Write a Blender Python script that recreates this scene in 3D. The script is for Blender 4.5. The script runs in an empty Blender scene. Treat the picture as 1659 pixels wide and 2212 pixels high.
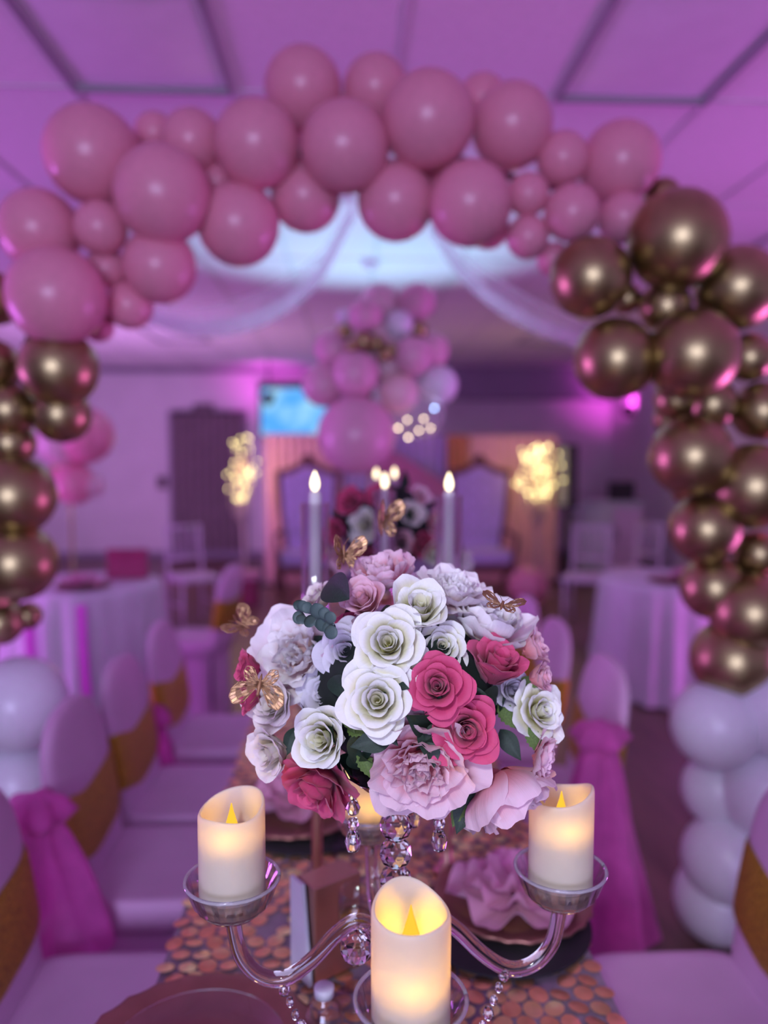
import bpy, bmesh, math, random
import numpy as np
from mathutils import Vector, Matrix, Quaternion

PI = math.pi
random.seed(7)
SC = bpy.context.scene
COL = SC.collection

# ------------------------------------------------------------------ camera
F = 1660.0                      # focal length in pixels of the 1659 x 2212 frame
CAMZ = 1.55
PITCH = math.atan(116 / F)
YAW = math.atan(74.5 / F * math.cos(PITCH))
cam_d = bpy.data.cameras.new('camera')
cam = bpy.data.objects.new('camera', cam_d)
COL.objects.link(cam)
cam.location = (0, 0, CAMZ)
cam.rotation_euler = (PI / 2 - PITCH, 0, -YAW)
cam_d.sensor_fit = 'VERTICAL'
cam_d.sensor_height = 36.0
cam_d.sensor_width = 27.0
cam_d.lens = F / 2212 * 36.0
cam_d.clip_start = 0.02
cam_d.clip_end = 60
cam_d.dof.use_dof = True
cam_d.dof.focus_distance = 0.80
cam_d.dof.aperture_fstop = 1.8
SC.camera = cam

# ------------------------------------------------------------------ world, lights, exposure
SC.view_settings.view_transform = 'Standard'
SC.view_settings.look = 'None'
SC.view_settings.gamma = 1.0
SC.view_settings.use_curve_mapping = False
SC.view_settings.exposure = 1.35
SC.cycles.sample_clamp_indirect = 4.0
SC.cycles.caustics_reflective = False
SC.cycles.caustics_refractive = False
SC.cycles.max_bounces = 8
SC.cycles.diffuse_bounces = 3
SC.cycles.glossy_bounces = 3
SC.cycles.transmission_bounces = 8
SC.cycles.transparent_max_bounces = 10
SC.cycles.adaptive_threshold = 0.06

w = bpy.data.worlds.new('world')
SC.world = w
w.use_nodes = True
w.node_tree.nodes['Background'].inputs[0].default_value = (0.45, 0.2, 0.6, 1)
w.node_tree.nodes['Background'].inputs[1].default_value = 0.05


def area(name, loc, target, size, power, color, sy=None, spread=PI):
    d = bpy.data.lights.new(name, 'AREA')
    d.energy = power
    d.color = color
    d.size = size
    if sy:
        d.shape = 'RECTANGLE'
        d.size_y = sy
    d.spread = spread
    o = bpy.data.objects.new(name, d)
    COL.objects.link(o)
    o.location = loc
    o.rotation_euler = (Vector(target) - Vector(loc)).to_track_quat('-Z', 'Y').to_euler()
    return o


def spot(name, loc, target, power, color, angle, blend=0.6, size=0.05, parent=None):
    d = bpy.data.lights.new(name, 'SPOT')
    d.energy = power
    d.color = color
    d.spot_size = math.radians(angle)
    d.spot_blend = blend
    d.shadow_soft_size = size
    o = bpy.data.objects.new(name, d)
    COL.objects.link(o)
    o.location = loc
    o.rotation_euler = (Vector(target) - Vector(loc)).to_track_quat('-Z', 'Y').to_euler()
    return o


# violet and magenta party wash along the side walls, cooler fill light added unseen behind the camera
area('wash_light_west', (-4.9, 3.5, 0.5), (-1.0, 3.5, 3.2), 0.5, 120, (0.70, 0.17, 1.0), 5.0)
area('wash_light_east', (3.9, 3.0, 0.5), (1.0, 3.0, 3.2), 0.5, 95, (0.86, 0.17, 1.0), 5.0)
area('fill_light_front', (-0.6, -3.6, 1.7), (0.2, 2.0, 1.5), 2.2, 58, (0.60, 0.60, 1.0), 1.6)
area('wash_light_back', (-2.6, 8.6, 0.25), (-2.6, 10.4, 2.6), 0.4, 36, (0.78, 0.34, 1.0), 3.0)
spot('bouquet_key_light', (-0.45, -1.0, 2.45), (0.06, 0.86, 1.28), 40, (0.86, 0.93, 1.0), 26, 0.8, 0.12)  # unseen key spot added behind the camera to brighten the bouquet


# ------------------------------------------------------------------ pixel and point helpers
_R = cam.rotation_euler.to_matrix()


def ray(px, py):
    return (_R @ Vector(((px - 829.5) / F, -(py - 1106.0) / F, -1.0)))


def P(px, py, Y):
    """world point at room depth Y that stands where the photograph shows (px, py)"""
    d = ray(px, py)
    return Vector((0, 0, CAMZ)) + d * (Y / d.y)


def S(px, Y):
    return px * Y / F


# ------------------------------------------------------------------ materials
def principled(m):
    return m.node_tree.nodes['Principled BSDF']


def mat(name, col, rough=0.5, metal=0.0, var=0.08, scale=8.0, bump=0.0, bscale=None, trans=0.0, alpha=1.0,
        emit=None, estr=0.0, sheen=0.0, coat=0.0, ior=1.5, transm=0.0, spec=0.5):
    m = bpy.data.materials.new(name)
    m.use_nodes = True
    nt = m.node_tree
    b = principled(m)
    b.inputs['Roughness'].default_value = rough
    b.inputs['Metallic'].default_value = metal
    b.inputs['IOR'].default_value = ior
    b.inputs['Specular IOR Level'].default_value = spec
    b.inputs['Transmission Weight'].default_value = transm
    b.inputs['Alpha'].default_value = alpha
    b.inputs['Sheen Weight'].default_value = sheen
    b.inputs['Coat Weight'].default_value = coat
    tc = nt.nodes.new('ShaderNodeTexCoord')
    nz = nt.nodes.new('ShaderNodeTexNoise')
    nz.inputs['Scale'].default_value = scale
    nz.inputs['Detail'].default_value = 3
    nt.links.new(tc.outputs['Object'], nz.inputs['Vector'])
    rp = nt.nodes.new('ShaderNodeValToRGB')
    rp.color_ramp.elements[0].position = 0.3
    rp.color_ramp.elements[1].position = 0.7
    rp.color_ramp.elements[0].color = tuple(max(0, c * (1 - var)) for c in col) + (1,)
    rp.color_ramp.elements[1].color = tuple(min(1, c * (1 + var)) for c in col) + (1,)
    nt.links.new(nz.outputs['Fac'], rp.inputs['Fac'])
    nt.links.new(rp.outputs['Color'], b.inputs['Base Color'])
    if bump:
        n2 = nt.nodes.new('ShaderNodeTexNoise')
        n2.inputs['Scale'].default_value = bscale or scale * 4
        n2.inputs['Detail'].default_value = 4
        nt.links.new(tc.outputs['Object'], n2.inputs['Vector'])
        bp = nt.nodes.new('ShaderNodeBump')
        bp.inputs['Strength'].default_value = bump
        bp.inputs['Distance'].default_value = 0.01
        nt.links.new(n2.outputs['Fac'], bp.inputs['Height'])
        nt.links.new(bp.outputs['Normal'], b.inputs['Normal'])
    if emit:
        b.inputs['Emission Color'].default_value = tuple(emit) + (1,)
        b.inputs['Emission Strength'].default_value = estr
    if trans:
        tr = nt.nodes.new('ShaderNodeBsdfTranslucent')
        nt.links.new(rp.outputs['Color'], tr.inputs['Color'])
        mx = nt.nodes.new('ShaderNodeMixShader')
        mx.inputs[0].default_value = trans
        nt.links.new(b.outputs[0], mx.inputs[1])
        nt.links.new(tr.outputs[0], mx.inputs[2])
        nt.links.new(mx.outputs[0], nt.nodes['Material Output'].inputs['Surface'])
    return m


def petal_mat(name, base, mid, tip, trans=0.22):
    """colour runs from the heart of the flower (v=0) to the petal's edge (v=1), with fine veins"""
    m = bpy.data.materials.new(name)
    m.use_nodes = True
    nt = m.node_tree
    b = principled(m)
    b.inputs['Roughness'].default_value = 0.75
    b.inputs['Specular IOR Level'].default_value = 0.2
    b.inputs['Sheen Weight'].default_value = 0.15
    uv = nt.nodes.new('ShaderNodeUVMap')
    sp = nt.nodes.new('ShaderNodeSeparateXYZ')
    nt.links.new(uv.outputs[0], sp.inputs[0])
    tc = nt.nodes.new('ShaderNodeTexCoord')
    nz = nt.nodes.new('ShaderNodeTexNoise')
    nz.inputs['Scale'].default_value = 2.2
    nt.links.new(tc.outputs['Object'], nz.inputs['Vector'])
    ma = nt.nodes.new('ShaderNodeMath')
    ma.operation = 'MULTIPLY_ADD'
    ma.inputs[1].default_value = 0.3
    nt.links.new(nz.outputs['Fac'], ma.inputs[0])
    nt.links.new(sp.outputs['Y'], ma.inputs[2])
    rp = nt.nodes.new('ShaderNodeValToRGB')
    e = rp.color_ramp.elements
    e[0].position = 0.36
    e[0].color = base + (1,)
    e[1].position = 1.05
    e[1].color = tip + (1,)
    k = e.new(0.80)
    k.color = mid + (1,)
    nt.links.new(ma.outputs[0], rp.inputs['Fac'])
    nt.links.new(rp.outputs['Color'], b.inputs['Base Color'])
    # veins
    mp = nt.nodes.new('ShaderNodeMapping')
    mp.inputs['Scale'].default_value = (26, 2.0, 1)
    nt.links.new(uv.outputs[0], mp.inputs['Vector'])
    vn = nt.nodes.new('ShaderNodeTexNoise')
    vn.inputs['Scale'].default_value = 1.0
    vn.inputs['Detail'].default_value = 4
    nt.links.new(mp.outputs[0], vn.inputs['Vector'])
    bp = nt.nodes.new('ShaderNodeBump')
    bp.inputs['Strength'].default_value = 0.25
    bp.inputs['Distance'].default_value = 0.003
    nt.links.new(vn.outputs['Fac'], bp.inputs['Height'])
    nt.links.new(bp.outputs['Normal'], b.inputs['Normal'])
    tr = nt.nodes.new('ShaderNodeBsdfTranslucent')
    nt.links.new(rp.outputs['Color'], tr.inputs['Color'])
    mx = nt.nodes.new('ShaderNodeMixShader')
    mx.inputs[0].default_value = trans
    nt.links.new(b.outputs[0], mx.inputs[1])
    nt.links.new(tr.outputs[0], mx.inputs[2])
    nt.links.new(mx.outputs[0], nt.nodes['Material Output'].inputs['Surface'])
    return m


def emis(name, col, strength):
    m = bpy.data.materials.new(name)
    m.use_nodes = True
    nt = m.node_tree
    nt.nodes.remove(principled(m))
    e = nt.nodes.new('ShaderNodeEmission')
    e.inputs[0].default_value = tuple(col) + (1,)
    e.inputs[1].default_value = strength
    nt.links.new(e.outputs[0], nt.nodes['Material Output'].inputs['Surface'])
    return m


def glass(name, col=(1, 1, 1), rough=0.0, ior=1.5):
    m = mat(name, col, rough=rough, transm=1.0, ior=ior, var=0.0)
    return m


def thin_glass(name, tint=(0.96, 0.97, 1.0), power=4.0, base=0.04):
    """thin walled glass: clear with a mirror sheen that grows at grazing angles"""
    m = bpy.data.materials.new(name)
    m.use_nodes = True
    nt = m.node_tree
    nt.nodes.remove(principled(m))
    tp = nt.nodes.new('ShaderNodeBsdfTransparent')
    tp.inputs[0].default_value = tint + (1,)
    gl = nt.nodes.new('ShaderNodeBsdfGlossy')
    gl.inputs['Roughness'].default_value = 0.02
    lw = nt.nodes.new('ShaderNodeLayerWeight')
    lw.inputs[0].default_value = 0.5
    pw = nt.nodes.new('ShaderNodeMath')
    pw.operation = 'POWER'
    pw.inputs[1].default_value = power
    nt.links.new(lw.outputs['Facing'], pw.inputs[0])
    ad = nt.nodes.new('ShaderNodeMath')
    ad.operation = 'MULTIPLY_ADD'
    ad.inputs[1].default_value = 0.8
    ad.inputs[2].default_value = base
    nt.links.new(pw.outputs[0], ad.inputs[0])
    mx = nt.nodes.new('ShaderNodeMixShader')
    nt.links.new(ad.outputs[0], mx.inputs[0])
    nt.links.new(tp.outputs[0], mx.inputs[1])
    nt.links.new(gl.outputs[0], mx.inputs[2])
    nt.links.new(mx.outputs[0], nt.nodes['Material Output'].inputs['Surface'])
    return m


def sheer(name, col, opacity):
    """thin open weave: part transparent, part translucent cloth"""
    m = mat(name, col, rough=0.8, trans=0.5, var=0.15, scale=14, sheen=0.3)
    nt = m.node_tree
    out = nt.nodes['Material Output']
    src = out.inputs['Surface'].links[0].from_socket
    tp = nt.nodes.new('ShaderNodeBsdfTransparent')
    mx = nt.nodes.new('ShaderNodeMixShader')
    mx.inputs[0].default_value = opacity
    nt.links.new(tp.outputs[0], mx.inputs[1])
    nt.links.new(src, mx.inputs[2])
    nt.links.new(mx.outputs[0], out.inputs['Surface'])
    return m


M = {}
M['ceiling'] = mat('ceiling_tile', (0.80, 0.77, 0.80), 0.9, var=0.03, scale=30, bump=0.1, bscale=160)
M['tbar'] = mat('ceiling_grid', (0.66, 0.63, 0.67), 0.5, var=0.03)
M['lightframe'] = mat('light_frame', (0.34, 0.31, 0.36), 0.5, var=0.03)
M['diffuser'] = mat('light_diffuser', (0.80, 0.80, 0.84), 0.35, var=0.03)
M['wall'] = mat('wall_paint', (0.72, 0.68, 0.72), 0.85, var=0.04, scale=3, bump=0.05, bscale=90)
M['wall_dark'] = mat('trim_and_soffit_shade', (0.30, 0.26, 0.34), 0.8, var=0.05, scale=3)  # trim colour; on the soffit it stands for shaded wall
M['floor'] = None
M['rosy'] = mat('soft_rose_latex', (0.84, 0.46, 0.60), 0.28, var=0.04, trans=0.12)
M['pink'] = mat('pink_latex', (0.90, 0.35, 0.47), 0.28, var=0.04, trans=0.12)
M['blush'] = mat('blush_latex', (0.86, 0.60, 0.66), 0.28, var=0.04, trans=0.12)
M['white'] = mat('white_latex', (0.91, 0.89, 0.96), 0.28, var=0.03, trans=0.12)
M['gold'] = mat('gold_chrome_latex', (0.42, 0.345, 0.165), 0.36, 1.0, var=0.05)
M['wax'] = mat('ivory_wax', (0.88, 0.82, 0.70), 0.55, var=0.03, scale=25, bump=0.05, bscale=120, trans=0.55)
M['core'] = mat('glow_block_plastic', (0.7, 0.62, 0.5), 0.6)
M['flame'] = emis('led_flame', (1.0, 0.50, 0.04), 0.5)
M['flame2'] = emis('led_taper_flame', (1.0, 0.80, 0.50), 1.6)
M['rim'] = mat('glass_rim', (0.9, 0.88, 1.0), 0.05, transm=0.75, ior=1.5, var=0.0)
M['crystal'] = glass('crystal_glass', (1, 1, 1), 0.0, 1.6)
M['glass'] = glass('clear_glass', (1, 1, 1), 0.0, 1.45)
M['plastic'] = thin_glass('clear_plastic', (0.88, 0.9, 0.97))
M['thin'] = thin_glass('thin_clear_glass')
M['cut'] = thin_glass('cut_glass', (0.98, 0.97, 1.0), 2.0, 0.09)
M['cap'] = mat('white_plastic_cap', (0.75, 0.72, 0.80), 0.4)
M['taper'] = mat('white_taper_wax', (0.85, 0.83, 0.84), 0.5, trans=0.25)
M['rosegold'] = mat('rose_gold_metal', (0.58, 0.34, 0.27), 0.42, 1.0, var=0.06)
M['copper'] = mat('copper_charger', (0.36, 0.17, 0.14), 0.42, 0.8, var=0.1, scale=20)
M['sequin'] = mat('copper_sequin', (0.86, 0.45, 0.24), 0.34, 0.75, var=0.15, scale=30)
M['sequin_b'] = mat('golden_sequin', (0.88, 0.64, 0.30), 0.3, 0.85, var=0.15, scale=30)
M['mesh'] = mat('mauve_mesh_cloth', (0.28, 0.20, 0.26), 0.8, var=0.15, scale=60)
M['black'] = mat('shadow_black', (0.012, 0.010, 0.012), 0.7, var=0.2, scale=30)  # flat black of the shadow discs under the chargers
M['blackp'] = mat('black_plastic', (0.02, 0.02, 0.022), 0.4, var=0.1)
M['napkin'] = mat('pink_napkin', (0.82, 0.40, 0.58), 0.8, trans=0.2, var=0.1, scale=15, sheen=0.2)
M['cover'] = mat('chair_cover_spandex', (0.68, 0.40, 0.61), 0.75, var=0.05, scale=6, sheen=0.2)
M['cloth'] = mat('white_tablecloth', (0.74, 0.66, 0.76), 0.8, var=0.05, scale=6, sheen=0.1)
M['sash'] = mat('gold_sequin_sash', (0.52, 0.33, 0.03), 0.38, 0.7, var=0.5, scale=160, bump=0.9, bscale=220)
M['tulle'] = sheer('magenta_tulle', (0.78, 0.15, 0.55), 0.85)
M['tulle_w'] = sheer('white_tulle', (0.85, 0.78, 0.88), 0.34)
M['leaf_d'] = mat('dark_leaf', (0.009, 0.028, 0.016), 0.5, var=0.3, scale=20, bump=0.2, bscale=60)
M['leaf_g'] = mat('green_leaf', (0.10, 0.17, 0.035), 0.6, var=0.25, scale=20, bump=0.2, bscale=60, trans=0.2)
M['euca'] = mat('eucalyptus_leaf', (0.05, 0.085, 0.085), 0.6, var=0.25, scale=30)
M['foam'] = mat('dark_moss_foam', (0.006, 0.014, 0.010), 0.9, var=0.4, scale=40)
M['bfly'] = mat('gold_filigree', (0.40, 0.23, 0.13), 0.42, 0.8, var=0.2, scale=40)
M['bfly_b'] = mat('butterfly_body', (0.26, 0.12, 0.06), 0.5, 0.3)
M['frame'] = mat('dark_wood_carving', (0.16, 0.06, 0.06), 0.45)
M['curtain'] = mat('grey_curtain', (0.22, 0.17, 0.19), 0.85, var=0.1)
M['blushcloth'] = mat('blush_satin', (0.85, 0.50, 0.50), 0.55, var=0.06, sheen=0.2)
M['lilaccloth'] = mat('lilac_satin', (0.55, 0.45, 0.75), 0.5, var=0.06, sheen=0.2)
M['pinkcloth'] = mat('rose_satin', (0.70, 0.28, 0.45), 0.5, var=0.06, sheen=0.2)
M['goldcloth'] = mat('bronze_satin', (0.55, 0.24, 0.10), 0.5, 0.2, var=0.1)
M['magribbon'] = mat('magenta_satin_ribbon', (0.85, 0.12, 0.75), 0.4)
M['burgundy'] = mat('burgundy_card', (0.35, 0.05, 0.13), 0.6)
M['cab'] = mat('pale_cabinet_laminate', (0.52, 0.58, 0.58), 0.5)
M['cab2'] = mat('lilac_cabinet_door', (0.62, 0.45, 0.62), 0.5)
M['panelgreen'] = mat('pale_green_panel', (0.36, 0.44, 0.36), 0.5)
M['whitewood'] = mat('white_painted_wood', (0.72, 0.64, 0.75), 0.5)
M['bulb'] = emis('warm_fairy_bulb', (1.0, 0.80, 0.33), 3.3)
M['bulb_b'] = emis('blue_fairy_bulb', (0.35, 0.55, 1.0), 7.0)
M['bark'] = mat('white_twig', (0.6, 0.5, 0.45), 0.7)
M['amber'] = mat('amber_drink', (0.75, 0.38, 0.05), 0.1, transm=0.7, ior=1.33)
M['clearballoon'] = sheer('clear_balloon_film', (0.8, 0.75, 0.9), 0.22)

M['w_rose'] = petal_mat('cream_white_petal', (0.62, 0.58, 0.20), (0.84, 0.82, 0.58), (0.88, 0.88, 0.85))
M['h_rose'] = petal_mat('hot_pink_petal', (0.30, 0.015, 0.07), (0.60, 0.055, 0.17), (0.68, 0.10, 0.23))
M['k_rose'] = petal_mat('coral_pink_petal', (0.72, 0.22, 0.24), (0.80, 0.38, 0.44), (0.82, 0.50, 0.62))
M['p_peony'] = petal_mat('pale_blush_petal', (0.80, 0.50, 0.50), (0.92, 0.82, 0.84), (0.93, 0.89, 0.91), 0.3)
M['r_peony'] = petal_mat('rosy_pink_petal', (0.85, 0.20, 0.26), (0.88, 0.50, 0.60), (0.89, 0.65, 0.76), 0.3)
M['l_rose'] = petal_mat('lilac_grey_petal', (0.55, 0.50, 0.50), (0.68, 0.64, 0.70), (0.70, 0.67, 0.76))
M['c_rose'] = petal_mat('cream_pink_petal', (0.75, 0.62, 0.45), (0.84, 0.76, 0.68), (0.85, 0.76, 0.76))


def floor_mat():
    m = bpy.data.materials.new('dark_wood_floor')
    m.use_nodes = True
    nt = m.node_tree
    b = principled(m)
    tc = nt.nodes.new('ShaderNodeTexCoord')
    mp = nt.nodes.new('ShaderNodeMapping')
    mp.inputs['Scale'].default_value = (9, 0.8, 1)
    nz = nt.nodes.new('ShaderNodeTexNoise')
    nz.inputs['Scale'].default_value = 2.0
    nz.inputs['Detail'].default_value = 6
    rp = nt.nodes.new('ShaderNodeValToRGB')
    rp.color_ramp.elements[0].position = 0.3
    rp.color_ramp.elements[1].position = 0.75
    rp.color_ramp.elements[0].color = (0.11, 0.062, 0.05, 1)
    rp.color_ramp.elements[1].color = (0.21, 0.12, 0.095, 1)
    nt.links.new(tc.outputs['Object'], mp.inputs['Vector'])
    nt.links.new(mp.outputs[0], nz.inputs['Vector'])
    nt.links.new(nz.outputs['Fac'], rp.inputs['Fac'])
    nt.links.new(rp.outputs['Color'], b.inputs['Base Color'])
    b.inputs['Roughness'].default_value = 0.38
    return m


M['floor'] = floor_mat()


def screen_mat():
    m = bpy.data.materials.new('television_picture')
    m.use_nodes = True
    nt = m.node_tree
    nt.nodes.remove(principled(m))
    tc = nt.nodes.new('ShaderNodeTexCoord')
    nz = nt.nodes.new('ShaderNodeTexNoise')
    nz.inputs['Scale'].default_value = 2.6
    rp = nt.nodes.new('ShaderNodeValToRGB')
    rp.color_ramp.elements[0].position = 0.42
    rp.color_ramp.elements[0].color = (0.10, 0.42, 1.0, 1)
    rp.color_ramp.elements[1].position = 0.66
    rp.color_ramp.elements[1].color = (0.42, 0.78, 0.95, 1)
    e = nt.nodes.new('ShaderNodeEmission')
    e.inputs[1].default_value = 0.42
    nt.links.new(tc.outputs['Object'], nz.inputs['Vector'])
    nt.links.new(nz.outputs['Fac'], rp.inputs['Fac'])
    nt.links.new(rp.outputs['Color'], e.inputs[0])
    nt.links.new(e.outputs[0], nt.nodes['Material Output'].inputs['Surface'])
    return m


M['screen'] = screen_mat()


# ------------------------------------------------------------------ mesh helpers
class MB:
    """collects verts and faces of one mesh"""

    def __init__(self):
        self.v = []
        self.f = []
        self.uv = None

    def add(self, v, f, mtx=None):
        o = len(self.v)
        if mtx is not None:
            v = [mtx @ Vector(p) for p in v]
        self.v += [tuple(p) for p in v]
        self.f += [tuple(i + o for i in q) for q in f]
        return self

    def box(self, c, s, mtx=None):
        x, y, z = c
        a, b, d = s[0] / 2, s[1] / 2, s[2] / 2
        v = [(x + i * a, y + j * b, z + k * d) for i in (-1, 1) for j in (-1, 1) for k in (-1, 1)]
        f = [(0, 1, 3, 2), (4, 6, 7, 5), (0, 4, 5, 1), (2, 3, 7, 6), (0, 2, 6, 4), (1, 5, 7, 3)]
        return self.add(v, f, mtx)

    def lathe(self, prof, n=24, c=(0, 0, 0), cap=True, mtx=None, wob=None):
        v, f = [], []
        for k, (r, z) in enumerate(prof):
            for i in range(n):
                a = 2 * PI * i / n
                rr = r * (wob(a, k) if wob else 1)
                v.append((c[0] + rr * math.cos(a), c[1] + rr * math.sin(a), c[2] + z))
        for k in range(len(prof) - 1):
            for i in range(n):
                j = (i + 1) % n
                f.append((k * n + i, k * n + j, (k + 1) * n + j, (k + 1) * n + i))
        if cap:
            f.append(tuple(reversed(range(n))))
            f.append(tuple((len(prof) - 1) * n + i for i in range(n)))
        return self.add(v, f, mtx)

    def tube(self, pts, r, n=8, mtx=None, cap=True):
        pts = [Vector(p) for p in pts]
        m = len(pts)
        rs = r if isinstance(r, (list, tuple)) else [r] * m
        v, f = [], []
        t0 = (pts[1] - pts[0]).normalized()
        up = Vector((0, 0, 1)) if abs(t0.z) < 0.9 else Vector((1, 0, 0))
        nrm = (up - t0 * up.dot(t0)).normalized()
        for k in range(m):
            t = (pts[min(k + 1, m - 1)] - pts[max(k - 1, 0)]).normalized()
            nrm = (nrm - t * nrm.dot(t)).normalized()
            bn = t.cross(nrm)
            for i in range(n):
                a = 2 * PI * i / n
                v.append(pts[k] + (nrm * math.cos(a) + bn * math.sin(a)) * rs[k])
        for k in range(m - 1):
            for i in range(n):
                j = (i + 1) % n
                f.append((k * n + i, k * n + j, (k + 1) * n + j, (k + 1) * n + i))
        if cap:
            f.append(tuple(reversed(range(n))))
            f.append(tuple((m - 1) * n + i for i in range(n)))
        return self.add(v, f, mtx)

    def grid(self, fn, nu, nv, uv=False):
        v, f = [], []
        uvs = []
        for j in range(nv + 1):
            for i in range(nu + 1):
                v.append(fn(i / nu, j / nv))
                uvs.append((i / nu, j / nv))
        for j in range(nv):
            for i in range(nu):
                a = j * (nu + 1) + i
                f.append((a, a + 1, a + nu + 2, a + nu + 1))
        if uv:
            self.uv = (self.uv or []) + uvs
        return self.add(v, f)

    def loft(self, rings, cap=True):
        n = len(rings[0])
        v = [p for r in rings for p in r]
        f = []
        for k in range(len(rings) - 1):
            for i in range(n):
                j = (i + 1) % n
                f.append((k * n + i, k * n + j, (k + 1) * n + j, (k + 1) * n + i))
        if cap:
            f.append(tuple(reversed(range(n))))
            f.append(tuple((len(rings) - 1) * n + i for i in range(n)))
        return self.add(v, f)

    def data(self, name, m, smooth=True):
        me = bpy.data.meshes.new(name)
        me.from_pydata(self.v, [], self.f)
        if self.uv and len(self.uv) == len(self.v):
            ul = me.uv_layers.new(name='UVMap')
            idx = np.empty(len(me.loops), dtype=np.int32)
            me.loops.foreach_get('vertex_index', idx)
            ul.data.foreach_set('uv', np.array(self.uv, dtype=np.float32)[idx].ravel())
        me.materials.append(m)
        if smooth:
            me.polygons.foreach_set('use_smooth', [True] * len(me.polygons))
        me.update()
        return me

    def obj(self, name, m, parent=None, loc=None, smooth=True):
        return ob(name, self.data(name, m, smooth), parent, loc)


def ob(name, me, parent=None, loc=None):
    o = bpy.data.objects.new(name, me)
    COL.objects.link(o)
    o.parent = parent
    if loc is not None:
        o.location = loc
    return o


def bevel(o, w, seg=2):
    b = o.modifiers.new('bevel', 'BEVEL')
    b.width = w
    b.segments = seg
    b.limit_method = 'ANGLE'
    return o


def tag(o, label, cat, group=None):
    o['label'] = label
    o['category'] = cat
    if group:
        o['group'] = group
    return o


def thing(name, label, cat, loc=(0, 0, 0), rz=0.0, group=None):
    o = bpy.data.objects.new(name, None)
    COL.objects.link(o)
    o.location = loc
    o.rotation_euler = (0, 0, rz)
    o.empty_display_size = 0.05
    return tag(o, label, cat, group)


def struct(o):
    o['kind'] = 'structure'
    return o


def copy_tree(o, parent=None):
    c = o.copy()
    COL.objects.link(c)
    c.parent = parent
    for ch in o.children:
        copy_tree(ch, c)
    return c


def setmat(o, m):
    o.material_slots[0].link = 'OBJECT'
    o.material_slots[0].material = m


def catmull(pts, n=8):
    pts = [Vector(p) for p in pts]
    q = [2 * pts[0] - pts[1]] + pts + [2 * pts[-1] - pts[-2]]
    out = []
    for i in range(1, len(q) - 2):
        for k in range(n):
            t = k / n
            a, b, c, d = q[i - 1], q[i], q[i + 1], q[i + 2]
            out.append(0.5 * ((2 * b) + (c - a) * t + (2 * a - 5 * b + 4 * c - d) * t * t + (3 * b - a - 3 * c + d) * t ** 3))
    out.append(pts[-1])
    return out


# ================================================================== THE ROOM
WL, WR, WB, WF, CZ = -5.6, 4.15, 12.1, -4.2, 2.94
struct(MB().box(((WL + WR) / 2, (WB + WF) / 2, -0.05), (WR - WL + .4, WB - WF + .4, 0.1)).obj('floor', M['floor'], smooth=False))
struct(MB().box((WL - 0.1, (WB + WF) / 2, CZ / 2), (0.2, WB - WF, CZ)).obj('wall_left', M['wall'], smooth=False))
struct(MB().box((WR + 0.1, (WB + WF) / 2, CZ / 2), (0.2, WB - WF, CZ)).obj('wall_right', M['wall'], smooth=False))
struct(MB().box(((WL + WR) / 2, WB + 0.1, CZ / 2), (WR - WL + .4, 0.2, CZ)).obj('wall_back', M['wall'], smooth=False))
struct(MB().box(((WL + WR) / 2, WF - 0.1, CZ / 2), (WR - WL + .4, 0.2, CZ)).obj('wall_front', M['wall'], smooth=False))
for k, (nm, xc, yc, sx, sy) in enumerate((('back', (WL + WR) / 2, WB - 0.01, WR - WL, 0.02), ('right', WR - 0.01, 4, 0.02, 16), ('left', WL + 0.01, 4, 0.02, 16))):
    struct(MB().box((xc, yc, 0.05), (sx, sy, 0.1)).obj('baseboard_' + nm, M['wall_dark'], smooth=False))
# soffit over the stage end and the small cornice beside it
struct(MB().box(((1.2 + WR) / 2, WB - 0.22, 2.70), (WR - 1.2, 0.44, 0.48)).obj('trim_1', M['wall_dark'], smooth=False))  # shade on the soffit is put into its dark colour
struct(MB().box(((WL + 1.2) / 2, WB - 0.03, 2.90), (1.2 - WL, 0.06, 0.08)).obj('trim_2', M['wall_dark'], smooth=False))

ceil = struct(MB().box(((WL + WR) / 2, (WB + WF) / 2, CZ + 0.14), (WR - WL + .4, WB - WF + .4, 0.1)).obj('ceiling', M['wall'], smooth=False))
GX, GY = 0.61, 1.22
gx = [0.18 + GX * k for k in range(-10, 8) if WL < 0.18 + GX * k < WR]
gy = [3.05 + GY * k for k in range(-6, 9) if WF < 3.05 + GY * k < WB]
tile_me = MB().box((GX / 2, GY / 2, 0.012), (GX - 0.016, GY - 0.009, 0.02)).data('ceiling_tile', M['ceiling'], False)
lights_at = {(-1.04, 1.83), (0.79, 1.83), (-2.26, 8.15), (2.01, 8.15), (-2.26, 4.49), (2.62, 4.49)}


def is_light(x, y):
    return any(abs(x - a) < 0.05 and abs(y - b) < 0.05 for a, b in lights_at)


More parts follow.
